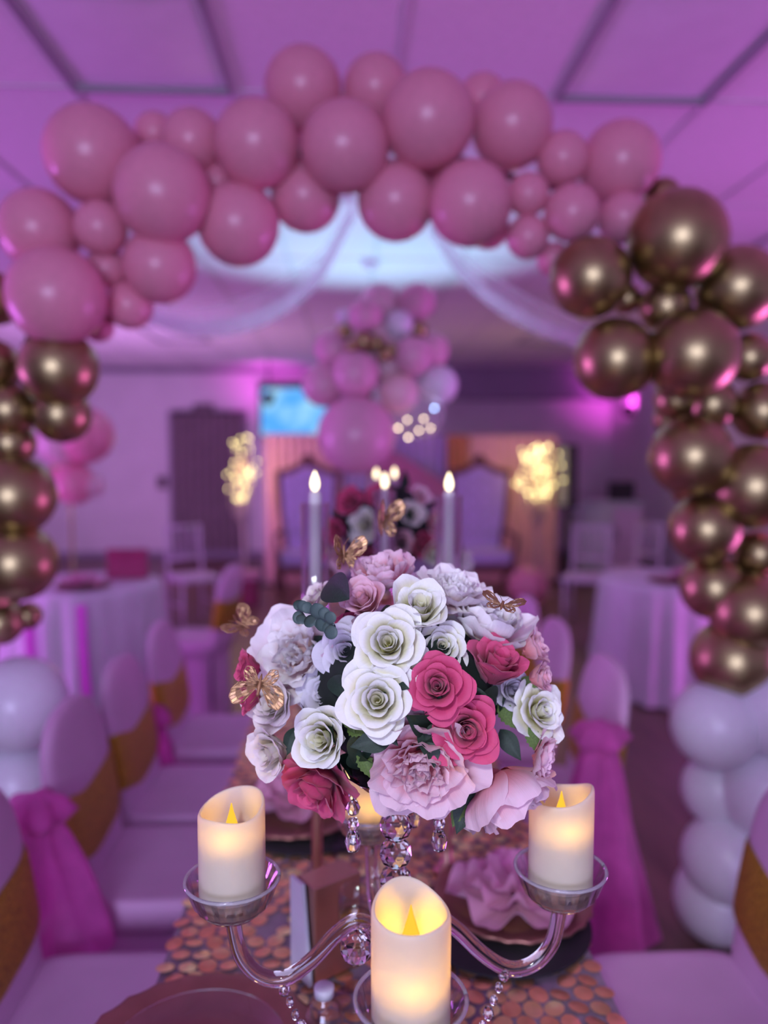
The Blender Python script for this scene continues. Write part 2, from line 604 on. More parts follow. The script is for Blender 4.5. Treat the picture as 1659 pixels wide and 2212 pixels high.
xs = [gx[0] - GX] + gx
ys = [gy[0] - GY] + gy
for x in xs:
    for y in ys:
        if not is_light(x, y):
            t = ob('ceiling_tile', tile_me, ceil, (x, y, CZ + 0.006))
for x in gx:
    MB().box((x, (WB + WF) / 2, CZ + 0.004), (0.018, WB - WF, 0.012)).obj('grid_bar', M['tbar'], ceil, smooth=False)
for y in gy:
    MB().box(((WL + WR) / 2, y, CZ + 0.006), (WR - WL, 0.010, 0.010)).obj('grid_bar', M['tbar'], ceil, smooth=False)
where = {(-1.04, 1.83): 'above the left side of the balloon arch', (0.79, 1.83): 'above the right side of the balloon arch',
         (-2.26, 8.15): 'far back on the left of the ceiling', (2.01, 8.15): 'far back on the right of the ceiling',
         (-2.26, 4.49): 'over the left round table', (2.62, 4.49): 'over the right round table'}
for (x, y), wtxt in where.items():
    t = thing('ceiling_light', 'unlit white recessed ceiling light panel ' + wtxt, 'ceiling light', (x + GX / 2, y + GY / 2, CZ - 0.004), group='recessed ceiling light panels')
    fb = MB()
    for sx in (-1, 1):
        fb.box((sx * (GX / 2 - 0.014), 0, 0), (0.014, GY - 0.02, 0.03))
    for sy in (-1, 1):
        fb.box((0, sy * (GY / 2 - 0.014), 0), (GX - 0.02, 0.014, 0.03))
    fb.obj('frame', M['lightframe'], t, smooth=False)
    MB().grid(lambda u, v: ((u - .5) * (GX - 0.038), (v - .5) * (GY - 0.038), 0.012 - 0.028 * math.sin(PI * u) * math.sin(PI * v)), 10, 12).obj('diffuser', M['diffuser'], t)
# smoke detector in the lit part of the ceiling
c = P(800, 578, 5.55)
t = thing('smoke_detector', 'small round smoke detector in the bright patch of ceiling', 'smoke detector', (c.x, c.y, CZ - 0.045))
MB().lathe([(0.03, 0), (0.05, 0.006), (0.06, 0.02), (0.06, 0.045)], 20).obj('housing', M['whitewood'], t)
MB().lathe([(0.012, -0.008), (0.014, 0.0)], 12).obj('sensor', M['blackp'], t)

# grey curtained door, exit sign, thermostat on the back wall
yb = WB - 0.01
a, b_ = P(372, 890, yb), P(530, 1202, yb)
dw, dh = b_.x - a.x, a.z
door = struct(MB().box((0, 0, dh / 2), (dw + 0.1, 0.06, dh + 0.05)).obj('door_1', M['wall_dark'], None, ((a.x + b_.x) / 2, yb - 0.03, 0), smooth=False))
MB().grid(lambda u, v: ((u - .5) * dw, -0.07 - 0.028 * math.sin(u * 2 * PI * 9 + 1.3 * math.sin(3 * v)), 0.12 + v * (dh - 0.14)), 120, 8).obj('curtain', M['curtain'], door)
MB().tube([(-dw / 2, -0.09, dh - 0.02), (dw / 2, -0.09, dh - 0.02)], 0.014, 8).obj('curtain_rod', M['blackp'], door)
c = P(441, 884, yb)
t = thing('exit_sign', 'small dark box sign above the grey curtained door', 'sign', (c.x, yb - 0.06, c.z))
MB().box((0, 0, 0), (0.30, 0.07, 0.13)).obj('housing', M['blackp'], t, smooth=False)
MB().box((0, -0.037, 0), (0.26, 0.006, 0.09)).obj('face', M['curtain'], t, smooth=False)
c = P(351, 1042, yb)
t = thing('wall_switch', 'small dark wall box left of the grey curtained door', 'switch', (c.x, yb - 0.02, c.z))
bevel(MB().box((0, 0, 0), (0.15, 0.05, 0.2)).obj('housing', M['curtain'], t, smooth=False), 0.01)
MB().box((0, -0.03, 0.02), (0.09, 0.012, 0.08)).obj('panel', M['blackp'], t, smooth=False)

# ================================================================== BACKGROUND: stage end
# television
a, b_ = P(563, 838, WB - 0.25), P(706, 941, WB - 0.25)
tv = thing('television', 'wall television showing a bright blue picture', 'television', ((a.x + b_.x) / 2, WB - 0.22, b_.z))
tw, th = b_.x - a.x, a.z - b_.z
bevel(MB().box((0, 0.03, th / 2 + 0.02), (tw + 0.06, 0.06, th + 0.14)).obj('case', M['blackp'], tv, smooth=False), 0.008)
MB().box((0, -0.004, th / 2), (tw, 0.008, th)).obj('screen', M['screen'], tv, smooth=False)
MB().box((0, 0.13, th / 2), (0.3, 0.16, 0.25)).obj('wall_mount', M['blackp'], tv, smooth=False)


def par(px, py, Y, aim, power, txt, floor=False, col=(1.0, 0.08, 0.9)):
    c = P(px, py, Y)
    d = (Vector(aim) - c).normalized()
    t = thing('stage_light', txt, 'stage light', c if not floor else (c.x, c.y, c.z))
    q = d.to_track_quat('Z', 'Y').to_matrix().to_4x4()
    MB().lathe([(0.05, -0.16), (0.075, -0.12), (0.08, 0.0), (0.075, 0.0), (0.07, -0.03)], 20, mtx=q).obj('can', M['blackp'], t)
    MB().lathe([(0.0, -0.012), (0.04, -0.012), (0.068, -0.02)], 16, mtx=q).obj('lens', emis('stage_light_lens', (1.0, 0.18, 0.95) if col[1] < 0.2 else (0.8, 0.9, 1), 3.0), t)
    MB().tube([(-0.09, 0, 0), (-0.09, 0, 0.14), (0.09, 0, 0.14), (0.09, 0, 0)], 0.008, 6).obj('yoke', M['blackp'], t)
    MB().tube([(0, 0, 0.14), (0, 0, CZ - c.z)], 0.012, 6).obj('hanging_pipe', M['blackp'], t)
    s = spot('stage_light_beam', c + d * 0.01, aim, power, col, 120, 0.9, 0.06)
    return t


par(580, 858, 11.2, P(590, 800, WB), 13, 'magenta stage light in front of the blue television')
par(1356, 884, 11.0, P(1330, 800, WB), 18, 'magenta stage light high in the far right corner')

# uplight on the floor that throws the white patch onto the ceiling
t = thing('uplight', 'white floor uplight behind the long table', 'stage light', (0.22, 6.1, 0))
MB().lathe([(0.09, 0), (0.09, 0.02), (0.07, 0.03), (0.07, 0.16), (0.06, 0.16), (0.06, 0.13)], 20).obj('can', M['blackp'], t)
MB().lathe([(0.0, 0.14), (0.03, 0.14), (0.058, 0.135)], 16).obj('lens', emis('uplight_lens', (0.75, 0.9, 1.0), 6.0), t)
spot('uplight_beam', (0.22, 6.1, 0.17), (0.12, 5.2, CZ), 165, (0.40, 0.76, 1.0), 60, 1.0, 0.05)

# draped backdrop behind the thrones
YD = 9.4
x0, x1 = P(572, 940, YD).x, P(1205, 940, YD).x
zt = P(800, 940, YD).z
bd = thing('backdrop', 'pink and lilac satin drape backdrop behind the two thrones', 'backdrop', ((x0 + x1) / 2, YD, 0))
bw = x1 - x0
MB().tube([(-bw / 2, 0.06, zt), (bw / 2, 0.06, zt)], 0.018, 8).obj('crossbar', M['whitewood'], bd)
for s in (-1, 1):
    MB().tube([(s * bw / 2, 0.06, 0), (s * bw / 2, 0.06, zt)], 0.02, 8).obj('upright', M['whitewood'], bd)
    MB().box((s * bw / 2, 0.06, 0.01), (0.35, 0.35, 0.02)).obj('base_plate', M['blackp'], bd, smooth=False)


def drape(xa, xb, za, zb, m, nf, yo=0.0, name='drape_panel'):
    MB().grid(lambda u, v: (xa + (xb - xa) * u, yo + 0.03 * math.sin(u * nf * 2 * PI) * (0.5 + 0.5 * (1 - v)), za + (zb - za) * v), nf * 8, 6).obj(name, m, bd)


drape(-bw / 2, -bw * 0.24, 0.02, zt, M['blushcloth'], 9)
drape(-bw * 0.24, bw * 0.12, 0.02, zt, M['lilaccloth'], 12, 0.03)
drape(bw * 0.115, bw * 0.19, 0.02, zt, M['goldcloth'], 3, -0.05)
drape(bw * 0.19, bw / 2, 0.02, zt, M['blushcloth'], 10)
# swag crossing the lilac middle
MB().grid(lambda u, v: (-bw * 0.17 + bw * 0.33 * u + 0.0 * v, -0.10 - 0.03 * math.sin(v * 16), zt - 0.03 - (0.55 * u ** 1.2) * 1.2 - v * (0.34 + 0.1 * u)), 24, 24).obj('swag', M['pinkcloth'], bd)


def throne(px, txt):
    c = P(px, 1010, 8.5)
    t = thing('throne_chair', txt, 'throne', (c.x, 8.5, 0), group='tall throne chairs before the backdrop')
    # seat, arms, legs
    bevel(MB().box((0, 0, 0.46), (0.58, 0.52, 0.14)).obj('seat', M['lilaccloth'], t, smooth=False), 0.03)
    bevel(MB().box((0, 0, 0.35), (0.64, 0.58, 0.09)).obj('seat_rail', M['frame'], t, smooth=False), 0.01)
    for sx in (-1, 1):
        for sy in (-1, 1):
            MB().tube(catmull([(sx * .28, sy * .25, .33), (sx * .31, sy * .27, .2), (sx * .27, sy * .25, .08), (sx * .29, sy * .28, 0.0)], 4), [0.03] * 4 + [0.028] * 4 + [0.02] * 5, 8).obj('leg', M['frame'], t)
        MB().tube(catmull([(sx * .30, .22, .72), (sx * .34, 0, .70), (sx * .33, -.25, .68), (sx * .30, -.27, .5), (sx * .29, -.24, .40)], 5), 0.028, 8).obj('armrest', M['frame'], t)
    hz = 1.46

    def outline(s):
        pts = []
        pts += [(-0.24 * s, 0.50), (-0.30 * s, 0.95), (-0.325 * s, 1.30), (-0.33 * s, 1.385)]
        pts += [(-0.22 * s, 1.40), (-0.12 * s, 1.45), (0, 1.50)]
        q = pts + [(-x, z) for x, z in reversed(pts[:-1])]
        return q

    q = outline(1.0)
    n = len(q)
    mb = MB()
    front = [(x * 0.9, 0.24, 0.5 + (z - 0.5) * 0.96) for x, z in q]
    back = [(x * 0.9, 0.31, 0.5 + (z - 0.5) * 0.96) for x, z in q]
    f = [tuple(range(n)), tuple(reversed(range(n, 2 * n)))] + [(i, (i + 1) % n, n + (i + 1) % n, n + i) for i in range(n)]
    mb.add(front + back, f).obj('backrest', M['lilaccloth'], t, smooth=False)
    MB().tube(catmull([(x, 0.265, z) for x, z in q], 5), 0.034, 8).obj('carved_frame', M['frame'], t)
    MB().lathe([(0.0, -0.06), (0.06, -0.03), (0.085, 0.01), (0.05, 0.05), (0.0, 0.07)], 12, c=(0, 0.265, 1.53), cap=False).obj('crest', M['frame'], t)
    for i in range(3):
        for j in range(5):
            MB().lathe([(0.0, 0.012), (0.010, 0.008), (0.014, 0)], 8, cap=False, mtx=Matrix.Translation(((i - 1) * .15, 0.236, 0.7 + j * .14)) @ Matrix.Rotation(PI / 2, 4, 'X')).obj('tuft_button', M['frame'], t)
    return t


throne(662, 'lilac throne chair with carved dark frame on the left before the backdrop')
throne(1045, 'lilac throne chair with carved dark frame on the right before the backdrop')


def light_tree(px, top, bot, wpx, Y, n, txt, seed):
    rng = random.Random(seed)
    ct, cb = P(px, top, Y), P(px, bot, Y)
    cz, hz, hw = (ct.z + cb.z) / 2, (ct.z - cb.z) / 2, S(wpx / 2, Y)
    t = thing('light_tree', txt, 'light tree', (ct.x, Y, 0), group='twig trees with warm fairy lights')
    MB().box((0, 0, 0.015), (0.3, 0.3, 0.03)).obj('base', M['bark'], t, smooth=False)
    MB().tube(catmull([(0, 0, 0), (0.01, 0, 0.5), (-0.015, 0, cz - hz * 0.9), (0.0, 0, cz)], 5), [0.02] * 8 + [0.012] * 8, 8).obj('trunk', M['bark'], t)
    bulb = MB().lathe([(0.001, -0.011), (0.009, -0.006), (0.011, 0), (0.009, 0.006), (0.001, 0.011)], 8).data('bulb', M['bulb'])
    for k in range(n):
        a = rng.uniform(0, 2 * PI)
        e = rng.uniform(-1, 1)
        r = math.sqrt(1 - 0.75 * e * e) * rng.uniform(0.1, 1.1)
        p = Vector((hw * r * math.cos(a), hw * 0.7 * r * math.sin(a), cz + hz * e))
        s = Vector((0, 0, max(0.55, p.z - rng.uniform(0.25, 0.45))))
        m = (p + s) / 2 + Vector((p.x * 0.25, p.y * 0.25, -0.03))
        MB().tube([s, m, p], [0.006, 0.004, 0.0025], 5).obj('twig', M['bark'], t)
        ob('bulb', bulb, t, p + Vector((0, 0, 0.012)))
    l = bpy.data.lights.new('light_tree_glow', 'POINT')
    l.energy = 3.4
    l.color = (1.0, 0.66, 0.25)
    l.shadow_soft_size = 0.2
    lo = bpy.data.objects.new('light_tree_glow', l)
    COL.objects.link(lo)
    lo.location = (ct.x, Y - 0.05, cz)
    return t


light_tree(524, 945, 1085, 84, 8.9, 46, 'twig tree of warm fairy lights beside the grey curtained door', 3)
light_tree(1163, 965, 1085, 105, 8.7, 95, 'denser twig tree of warm fairy lights right of the right throne', 5)

# dark framed panel, cabinet with laptop on the right
c = P(1222, 960, 9.6)
t = thing('loudspeaker', 'tall black framed greenish panel on a stand right of the light tree', 'speaker', (c.x, 9.05, 0))
c = P(1222, 960, 9.05)
t.location.x = c.x
z0, z1 = P(1222, 1095, 9.05).z, c.z
bevel(MB().box((0.02, 0.05, (z0 + z1) / 2), (0.24, 0.2, z1 - z0)).obj('case', M['blackp'], t, smooth=False), 0.01)
MB().box((-0.045, -0.055, (z0 + z1) / 2), (0.10, 0.012, z1 - z0 - 0.05)).obj('front_panel', M['panelgreen'], t, smooth=False)
MB().tube([(0.06, 0.05, 0), (0.06, 0.05, z0)], 0.03, 10).obj('stand_pole', M['blackp'], t)
for k in range(3):
    a = 2 * PI * k / 3
    MB().tube([(0.06, 0.05, 0.45), (0.06 + .2 * math.cos(a), 0.05 + .2 * math.sin(a), 0.012)], 0.012, 6).obj('leg', M['blackp'], t)
xa, xb = P(1258, 1090, 9.3).x, P(1388, 1090, 9.3).x
zc = P(1300, 1088, 9.3).z
cab = thing('cabinet', 'pale grey and lilac cabinet with a laptop on top by the right wall', 'cabinet', ((xa + xb) / 2, 9.3, 0))
cw = xb - xa
MB().box((0, 0.25, zc / 2), (cw, 0.5, zc)).obj('body', M['cab'], cab, smooth=False)
bevel(MB().box((0, 0.24, zc + 0.015), (cw + 0.04, 0.56, 0.03)).obj('top', M['cab'], cab, smooth=False), 0.005)
dd = MB().box((-cw * 0.25, -0.012, zc / 2), (cw * 0.47, 0.02, zc - 0.1)).obj('door', M['cab'], cab, smooth=False)
MB().tube([(-cw * 0.06, -0.035, zc * .55), (-cw * 0.06, -0.035, zc * .7)], 0.008, 6).obj('handle', M['blackp'], dd)
dd = MB().box((cw * 0.25, -0.012, zc / 2), (cw * 0.47, 0.02, zc - 0.1)).obj('door', M['cab2'], cab, smooth=False)
MB().tube([(cw * 0.06, -0.035, zc * .55), (cw * 0.06, -0.035, zc * .7)], 0.008, 6).obj('handle', M['blackp'], dd)
c = P(1350, 1080, 9.45)
t = thing('laptop', 'dark open laptop standing on the pale cabinet', 'laptop', (c.x, 9.45, zc + 0.031))
MB().box((0, 0, 0.008), (0.34, 0.24, 0.016)).obj('keyboard_base', M['blackp'], t, smooth=False)
MB().box((0, 0.14, 0.12), (0.34, 0.015, 0.22)).obj('lid', M['blackp'], t, smooth=False)

# gift box, floor balloons
c = P(524, 1310, 8.2)
t = thing('gift_box', 'burgundy gift box with magenta side on the floor by the door', 'box', (c.x, 8.2, 0))
bevel(MB().box((0, 0, 0.14), (0.34, 0.3, 0.28)).obj('box_body', M['burgundy'], t, smooth=False), 0.008)
bevel(MB().box((0, 0, 0.31), (0.37, 0.33, 0.06)).obj('lid', M['napkin'], t, smooth=False), 0.008)
MB().box((-0.10, 0, 0.16), (0.07, 0.31, 0.32)).obj('ribbon', M['magribbon'], t, smooth=False)


def balloon_mesh(name, m, n=28):
    prof = []
    for k in range(18):
        a = PI * k / 17
        z = -math.cos(a)
        r = math.sin(a)
        if z < 0:
            r *= 1 - 0.10 * (z * z)
            z *= 1.10
        prof.append((max(r, 0.02), z))
    prof[0] = (0.045, -1.12)
    prof = [(0.03, -1.20), (0.085, -1.22), (0.035, -1.16)] + prof
    return MB().lathe(prof, n).data(name, m)


BAL = {k: balloon_mesh(k + '_balloon', M[k]) for k in ('pink', 'rosy', 'blush', 'white', 'gold')}


def balloon(parent, col, p, r, core=None, sx=1.0, name=None):
    o = ob(name or col + '_balloon', BAL[col], parent)
    d = (Vector(p) - Vector(core)) if core is not None else Vector((0, 0, 1))
    if d.length < 1e-4:
        d = Vector((0, -1, 0))
    q = d.to_track_quat('Z', 'Y')
    o.rotation_mode = 'QUATERNION'
    o.rotation_quaternion = q
    o.location = p
    o.scale = (r, r, r * sx)
    return o


for px, py, d, Y, col, txt in ((1140, 1245, 92, 7.85, 'pink', 'large pink balloon on the floor by the right throne'),
                               (1304, 1420, 68, 5.6, 'white', 'small white balloon on the floor behind the right chairs'),
                               (1355, 1450, 46, 5.9, 'pink', 'small pink balloon on the floor before the right round table')):
    r = S(d / 2, Y)
    c = P(px, py, Y)
    tag(balloon(None, col, (c.x, c.y, r * 1.0), r * 0.97, (c.x, c.y + 1, r)), txt, 'balloon', 'loose balloons on the floor')


# round tables with pleated cloths and their dressing
def round_table(cx, cy, r, txt, ctxt, skirt_m):
    t = thing('round_table', txt, 'table', (cx, cy, 0))
    MB().lathe([(r, 0.715), (r, 0.74)], 40).obj('table_top', M['whitewood'], t)
    MB().tube([(0, 0, 0.02), (0, 0, 0.72)], 0.04, 10).obj('post', M['blackp'], t)
    MB().lathe([(0.28, 0), (0.28, 0.015), (0.06, 0.03)], 24).obj('foot', M['blackp'], t)
    cl = MB()
    n = 160
    cl.lathe([(0.01, 0.752), (r * 0.97, 0.752), (r + 0.015, 0.745), (r + 0.025, 0.70), (r + 0.04, 0.4), (r + 0.06, 0.015)], n, cap=False,
             wob=lambda a, k: 1 + (0, 0, 0, 0.012, 0.035, 0.05)[k] * math.sin(a * 22) + (0, 0, 0, 0, .01, .02)[k] * math.sin(a * 9 + 1))
    o = cl.obj('tablecloth', skirt_m, None, (cx, cy, 0))
    tag(o, ctxt, 'tablecloth')
    return t


LT = P(180, 1250, 5.0)
round_table(LT.x, 5.0, 0.47, 'small round table behind the left gold balloon column', 'pleated lavender cloth on the left round table', M['cloth'])
RT = P(1452, 1250, 5.0)
round_table(RT.x, 5.0, 0.45, 'small round table behind the right gold balloon column', 'pleated white cloth on the right round table', M['cloth'])


def charger_mesh(R=0.165):
    mb = MB()
    n = 72
    prof = [(0.001, 0.004), (R * .60, 0.004), (R * .66, 0.007), (R * .86, 0.015), (R * .97, 0.018), (R, 0.017), (R * .985, 0.012), (R * .66, 0.002), (0.001, 0.0)]
    mb.lathe(prof, n, cap=False, wob=lambda a, k: 1 + (0.018 * math.cos(a * 24) if k in (4, 5, 6) else 0.02 * math.cos(a * 36) if k in (2, 3) else 0))
    return mb


CH = charger_mesh().data('charger_plate', M['copper'])


def charger(x, y, z, txt, scale=1.0):
    o = ob('charger_plate', CH, None, (x, y, z))
    o.scale = (scale, scale, 1)
    return tag(o, txt, 'plate', 'rose gold charger plates')


def ruffle_napkin(x, y, z, R, txt, seed=1):
    rng = random.Random(seed)
    t = thing('napkin', txt, 'napkin', (x, y, z), group='pink ruffled napkins')
    for k in range(3):
        ph = rng.uniform(0, 6)
        rr = R * (1 - 0.27 * k)

        def fn(u, v, k=k, ph=ph, rr=rr):
            a = u * 2 * PI
            r = rr * (0.12 + 0.88 * v) * (1 + 0.08 * math.sin(5 * a + ph) * v)
            zz = 0.004 + 0.010 * k + (0.020 + 0.006 * k) * v * v + 0.016 * v * v * math.sin(a * 6 + ph) + 0.007 * v * math.sin(a * 13 + 2 * ph)
            return (r * math.cos(a), r * math.sin(a), max(0.002, zz))
        MB().grid(fn, 90, 7).obj('ruffle', M['napkin'], t)
    return t


charger(LT.x + 0.08, 4.76, 0.754, 'rose gold charger plate on the left round table')
ruffle_napkin(LT.x + 0.06, 4.78, 0.772, 0.13, 'pink ruffled napkin on the left round table', 4)
charger(RT.x - 0.06, 4.82, 0.754, 'rose gold charger plate on the right round table')
ruffle_napkin(RT.x + 0.08, 4.90, 0.772, 0.13, 'pink ruffled napkin on the right round table', 5)
t = thing('menu_card', 'burgundy tent card leaning on the left round table', 'card', (LT.x + 0.26, 5.08, 0.754))
for s in (-1, 1):
    MB().box((0, s * 0.035, 0.10), (0.26, 0.006, 0.2), Matrix.Rotation(s * 0.28, 4, 'X')).obj('card_face', M['burgundy'], t, smooth=False)
# magenta ribbons down the left table cloth
for px in (64, 176):
    c = P(px, 1330, 4.50)
    ry = 5.0 - math.sqrt(0.545 ** 2 - (c.x - LT.x) ** 2)
    o = MB().grid(lambda u, v: ((u - .5) * 0.055 + 0.03 * v, 0.03 * (1 - v) - 0.012 * math.sin(v * 5), 0.70 - 0.70 * v), 2, 12).obj('ribbon', M['magribbon'], None, (c.x, ry - 0.02, 0.0))
    tag(o, 'shiny magenta ribbon hanging down the left round table, ' + ('nearer the gold balloons' if px < 100 else 'nearer the room centre'), 'ribbon', 'magenta ribbons')
# balloon centrepiece of the left table
bc = thing('balloon_centrepiece', 'pink and gold balloon centrepiece on the left round table', 'balloons', (LT.x - 0.10, 5.1, 0.754))
o0 = Vector((LT.x - 0.10, 5.1, 0.754))
MB().lathe([(0.05, 0), (0.05, 0.012), (0.012, 0.02), (0.008, 0.5), (0.008, 1.0)], 16).obj('stand', M['gold'], bc)
for px, py, d, col in ((185, 940, 118, 'pink'), (130, 955, 100, 'blush'), (160, 1045, 90, 'pink'), (105, 1050, 70, 'pink'), (128, 1008, 30, 'gold'), (165, 1010, 28, 'gold'), (200, 1050, 50, 'blush')):
    balloon(bc, col, P(px, py, 5.0) - o0, S(d / 2, 5.0), P(150, 1005, 5.05) - o0)

# ------------------------------------------------------------------ white spindle chairs far back
def spindle_chair(px, Y, rz, txt):
    c = P(px, 1200, Y)
    t = thing('spindle_chair', txt, 'chair', (c.x, Y, 0), rz, 'white spindle chairs')
    bevel(MB().box((0, 0, 0.44), (0.40, 0.40, 0.05)).obj('seat', M['whitewood'], t, smooth=False), 0.015)
    for sx in (-1, 1):
        MB().tube([(sx * .17, -.17, 0), (sx * .17, -.17, .42)], 0.015, 8).obj('leg', M['whitewood'], t)
        MB().tube([(sx * .17, .17, 0), (sx * .17, .17, .45), (sx * .165, .21, .92)], 0.015, 8).obj('leg', M['whitewood'], t)
        MB().tube([(sx * .17, -.17, .2), (sx * .17, .17, .2)], 0.009, 6).obj('stretcher', M['whitewood'], t)
    for z in (0.6, 0.9):
        MB().tube([(-.17, .17 + (z - .45) * .085, z), (.17, .17 + (z - .45) * .085, z)], 0.014, 8).obj('back_rail', M['whitewood'], t)
    for k in range(5):
        x = -0.12 + 0.06 * k
        MB().tube([(x, .183, .6), (x, .208, .9)], 0.008, 6).obj('spindle', M['whitewood'], t)
    return t


spindle_chair(415, 7.2, 0.6, 'white spindle chair before the grey curtained door')
spindle_chair(1268, 7.0, -0.5, 'white spindle chair before the pale cabinet')
spindle_chair(1368, 7.4, -1.2, 'white spindle chair beside the right wall')

# ================================================================== balloon topiary on the far table end
YC = 3.95
tp = thing('balloon_topiary', 'tall cluster of pink, white and gold balloons on the far table end', 'balloons', (P(800, 1000, YC).x, YC, 0.76))
o0 = Vector(tp.location)
MB().lathe([(0.13, 0), (0.13, 0.012), (0.02, 0.03), (0.012, 0.2), (0.012, 1.5)], 16).obj('stand', M['gold'], tp)
core = lambda y: P(825, y, YC + 0.12) - o0
for px, py, d, col, dy in ((770, 940, 168, 'rosy', -.15), (698, 832, 92, 'rosy', -.05), (768, 808, 104, 'rosy', -.1), (720, 755, 82, 'rosy', 0), (790, 682, 74, 'rosy', -.1),
                           (822, 655, 84, 'blush', .02), (900, 652, 80, 'rosy', -.02), (862, 702, 62, 'white', -.06), (745, 716, 34, 'gold', -.05), (786, 738, 46, 'gold', -.12),
                           (815, 742, 38, 'gold', -.1), (905, 712, 38, 'gold', -.05), (845, 758, 34, 'gold', -.12), (893, 770, 86, 'rosy', -.1), (932, 758, 76, 'rosy', 0), (840, 790, 80, 'blush', .0),
                           (948, 832, 82, 'white', -.04), (862, 850, 86, 'blush', -.08), (742, 684, 32, 'white', .02), (760, 748, 26, 'gold', -.15), (830, 768, 30, 'gold', -.16), (800, 880, 70, 'white', .1)):
    balloon(tp, col, P(px, py, YC + dy) - o0, S(d / 2, YC + dy), core(py), name='pink_balloon' if col == 'rosy' else None)
ca = P(905, 893, YC - 0.02) - o0
bub = MB().lathe([(math.sin(PI * k / 14) + 0.001, -math.cos(PI * k / 14)) for k in range(15)], 24, cap=False).obj('clear_balloon', M['clearballoon'], tp, ca)
bub.scale = (S(56, YC),) * 3
bl = MB().lathe([(0.001, -0.007), (0.006, -0.004), (0.007, 0), (0.006, 0.004), (0.001, 0.007)], 8)
bw1, bb1 = bl.data('fairy_bulb', emis('soft_warm_bulb', (1.0, 0.78, 0.5), 4.0)), bl.data('fairy_bulb', M['bulb_b'])
for px, py, b in ((875, 836, 0), (938, 882, 1), (880, 907, 0), (905, 930, 0), (930, 925, 0), (860, 925, 0), (882, 945, 0), (850, 880, 0), (862, 868, 0), (915, 905, 0)):
    ob('fairy_bulb', bb1 if b else bw1, tp, P(px, py, YC - 0.08) - o0)

# ================================================================== ceiling tulle swags
def swag(pts, wid, txt, seed):
    path = catmull(pts, 10)
    n = len(path) - 1
    rng = random.Random(seed)
    ph = rng.uniform(0, 6)

    def fn(u, v):
        k = v * n
        i = min(int(k), n - 1)
        p = path[i].lerp(path[i + 1], k - i)
        t = (path[i + 1] - path[i]).normalized()
        side = Vector((0, 1, 0))
        wv = wid * (0.25 + 0.75 * math.sin(PI * v))
        return p + side * ((u - .5) * wv) + Vector((0, 0, 0.035 * math.sin(u * 22 + ph) - 0.10 * math.sin(PI * v) * math.sin(PI * u)))
    o = MB().grid(fn, 44, n).obj('ceiling_drape', M['tulle_w'])
    tag(o, txt, 'drape', 'white tulle ceiling swags')


def onceil(px, py):
    d = ray(px, py)
    return Vector((0, 0, CAMZ)) + d * ((CZ - 0.04 - CAMZ) / d.z)


A = onceil(765, 455)
swag([A, P(690, 575, 4.4), P(590, 645, 4.5), P(470, 680, 4.6), P(330, 668, 4.7), P(150, 560, 4.6) + Vector((-.3, 0, .1))], 0.42, 'white tulle swag under the ceiling sweeping to the left', 1)
A = onceil(930, 488)
swag([A, P(1000, 570, 4.6), P(1090, 635, 4.7), P(1200, 690, 4.8), P(1330, 720, 4.9), P(1560, 610, 4.9)], 0.42, 'white tulle swag under the ceiling sweeping to the right', 2)

# ================================================================== BALLOON ARCH
YA = 2.32
arch = thing('balloon_arch', 'balloon arch over the table, pink on top with gold and white columns', 'balloon arch', (0.05, YA + 0.08, 0))
a0 = Vector(arch.location)
pinks = [(200, 335, 196, -.02), (335, 288, 84, .1), (415, 305, 128, .04), (555, 312, 178, -.03), (655, 190, 160, .08), (812, 192, 136, .08), (745, 318, 186, -.05), (925, 260, 196, -.05),
         (1042, 215, 104, .1), (1105, 272, 172, .02), (350, 420, 200, -.08), (515, 485, 172, .03), (660, 425, 146, .08), (855, 435, 164, .04), (1015, 440, 178, -.03), (1140, 420, 90, 0),
         (1215, 343, 112, .02), (1340, 350, 168, .04), (1235, 460, 120, -.03), (1140, 512, 92, .02), (1345, 470, 106, 0), (85, 497, 165, .0), (218, 492, 112, -.03), (345, 575, 154, .0),
         (122, 640, 202, -.1), (232, 580, 84, .04), (280, 660, 98, .04), (212, 705, 66, .06), (1195, 560, 70, .08), (1055, 492, 90, .1), (470, 395, 90, .1), (760, 250, 90, .12), (940, 360, 90, .12), (600, 300, 90, .14)]
corep = [P(x, y, YA + 0.12) for x, y in ((60, 700), (180, 490), (330, 400), (500, 370), (650, 320), (800, 310), (950, 320), (1100, 370), (1250, 410), (1400, 480))]
for px, py, d, dy in pinks:
    p = P(px, py, YA + dy)
    cp = min(corep, key=lambda q: (q - p).length)
    balloon(arch, 'pink', p - a0, S(d / 2, YA + dy), cp + Vector((0, 0.05, 0)) - a0)
golds = [(1463, 518, 214, -.08), (1275, 600, 174, -.05), (1430, 425, 80, .08), (1592, 622, 182, -.02), (1328, 775, 178, -.04), (1495, 765, 200, -.1), (1352, 645, 66, .06), (1436, 662, 112, .0),
         (1618, 772, 106, .0), (1458, 862, 92, .03), (1537, 873, 110, .0), (1645, 888, 130, .0), (1492, 985, 180, -.06), (1625, 1050, 190, -.06), (1522, 1142, 156, -.03), (1638, 1195, 104, .0),
         (1540, 1268, 144, .0), (1622, 1322, 180, -.06), (1582, 1425, 184, -.03), (1440, 905, 60, .08), (1560, 1080, 90, .1), (1590, 1250, 90, .1), (1480, 1060, 60, .1),
         (-10, 645, 110, .06), (-12, 785, 100, .0), (128, 795, 164, -.05), (22, 885, 112, .0), (134, 895, 122, .0), (25, 957, 100, .03), (34, 1070, 168, -.05), (38, 1215, 166, -.05), (2, 1345, 96, .02), (60, 1330, 60, .08),
         (-60, 900, 160, .05), (-60, 1120, 170, .05), (-50, 1290, 170, .05)]
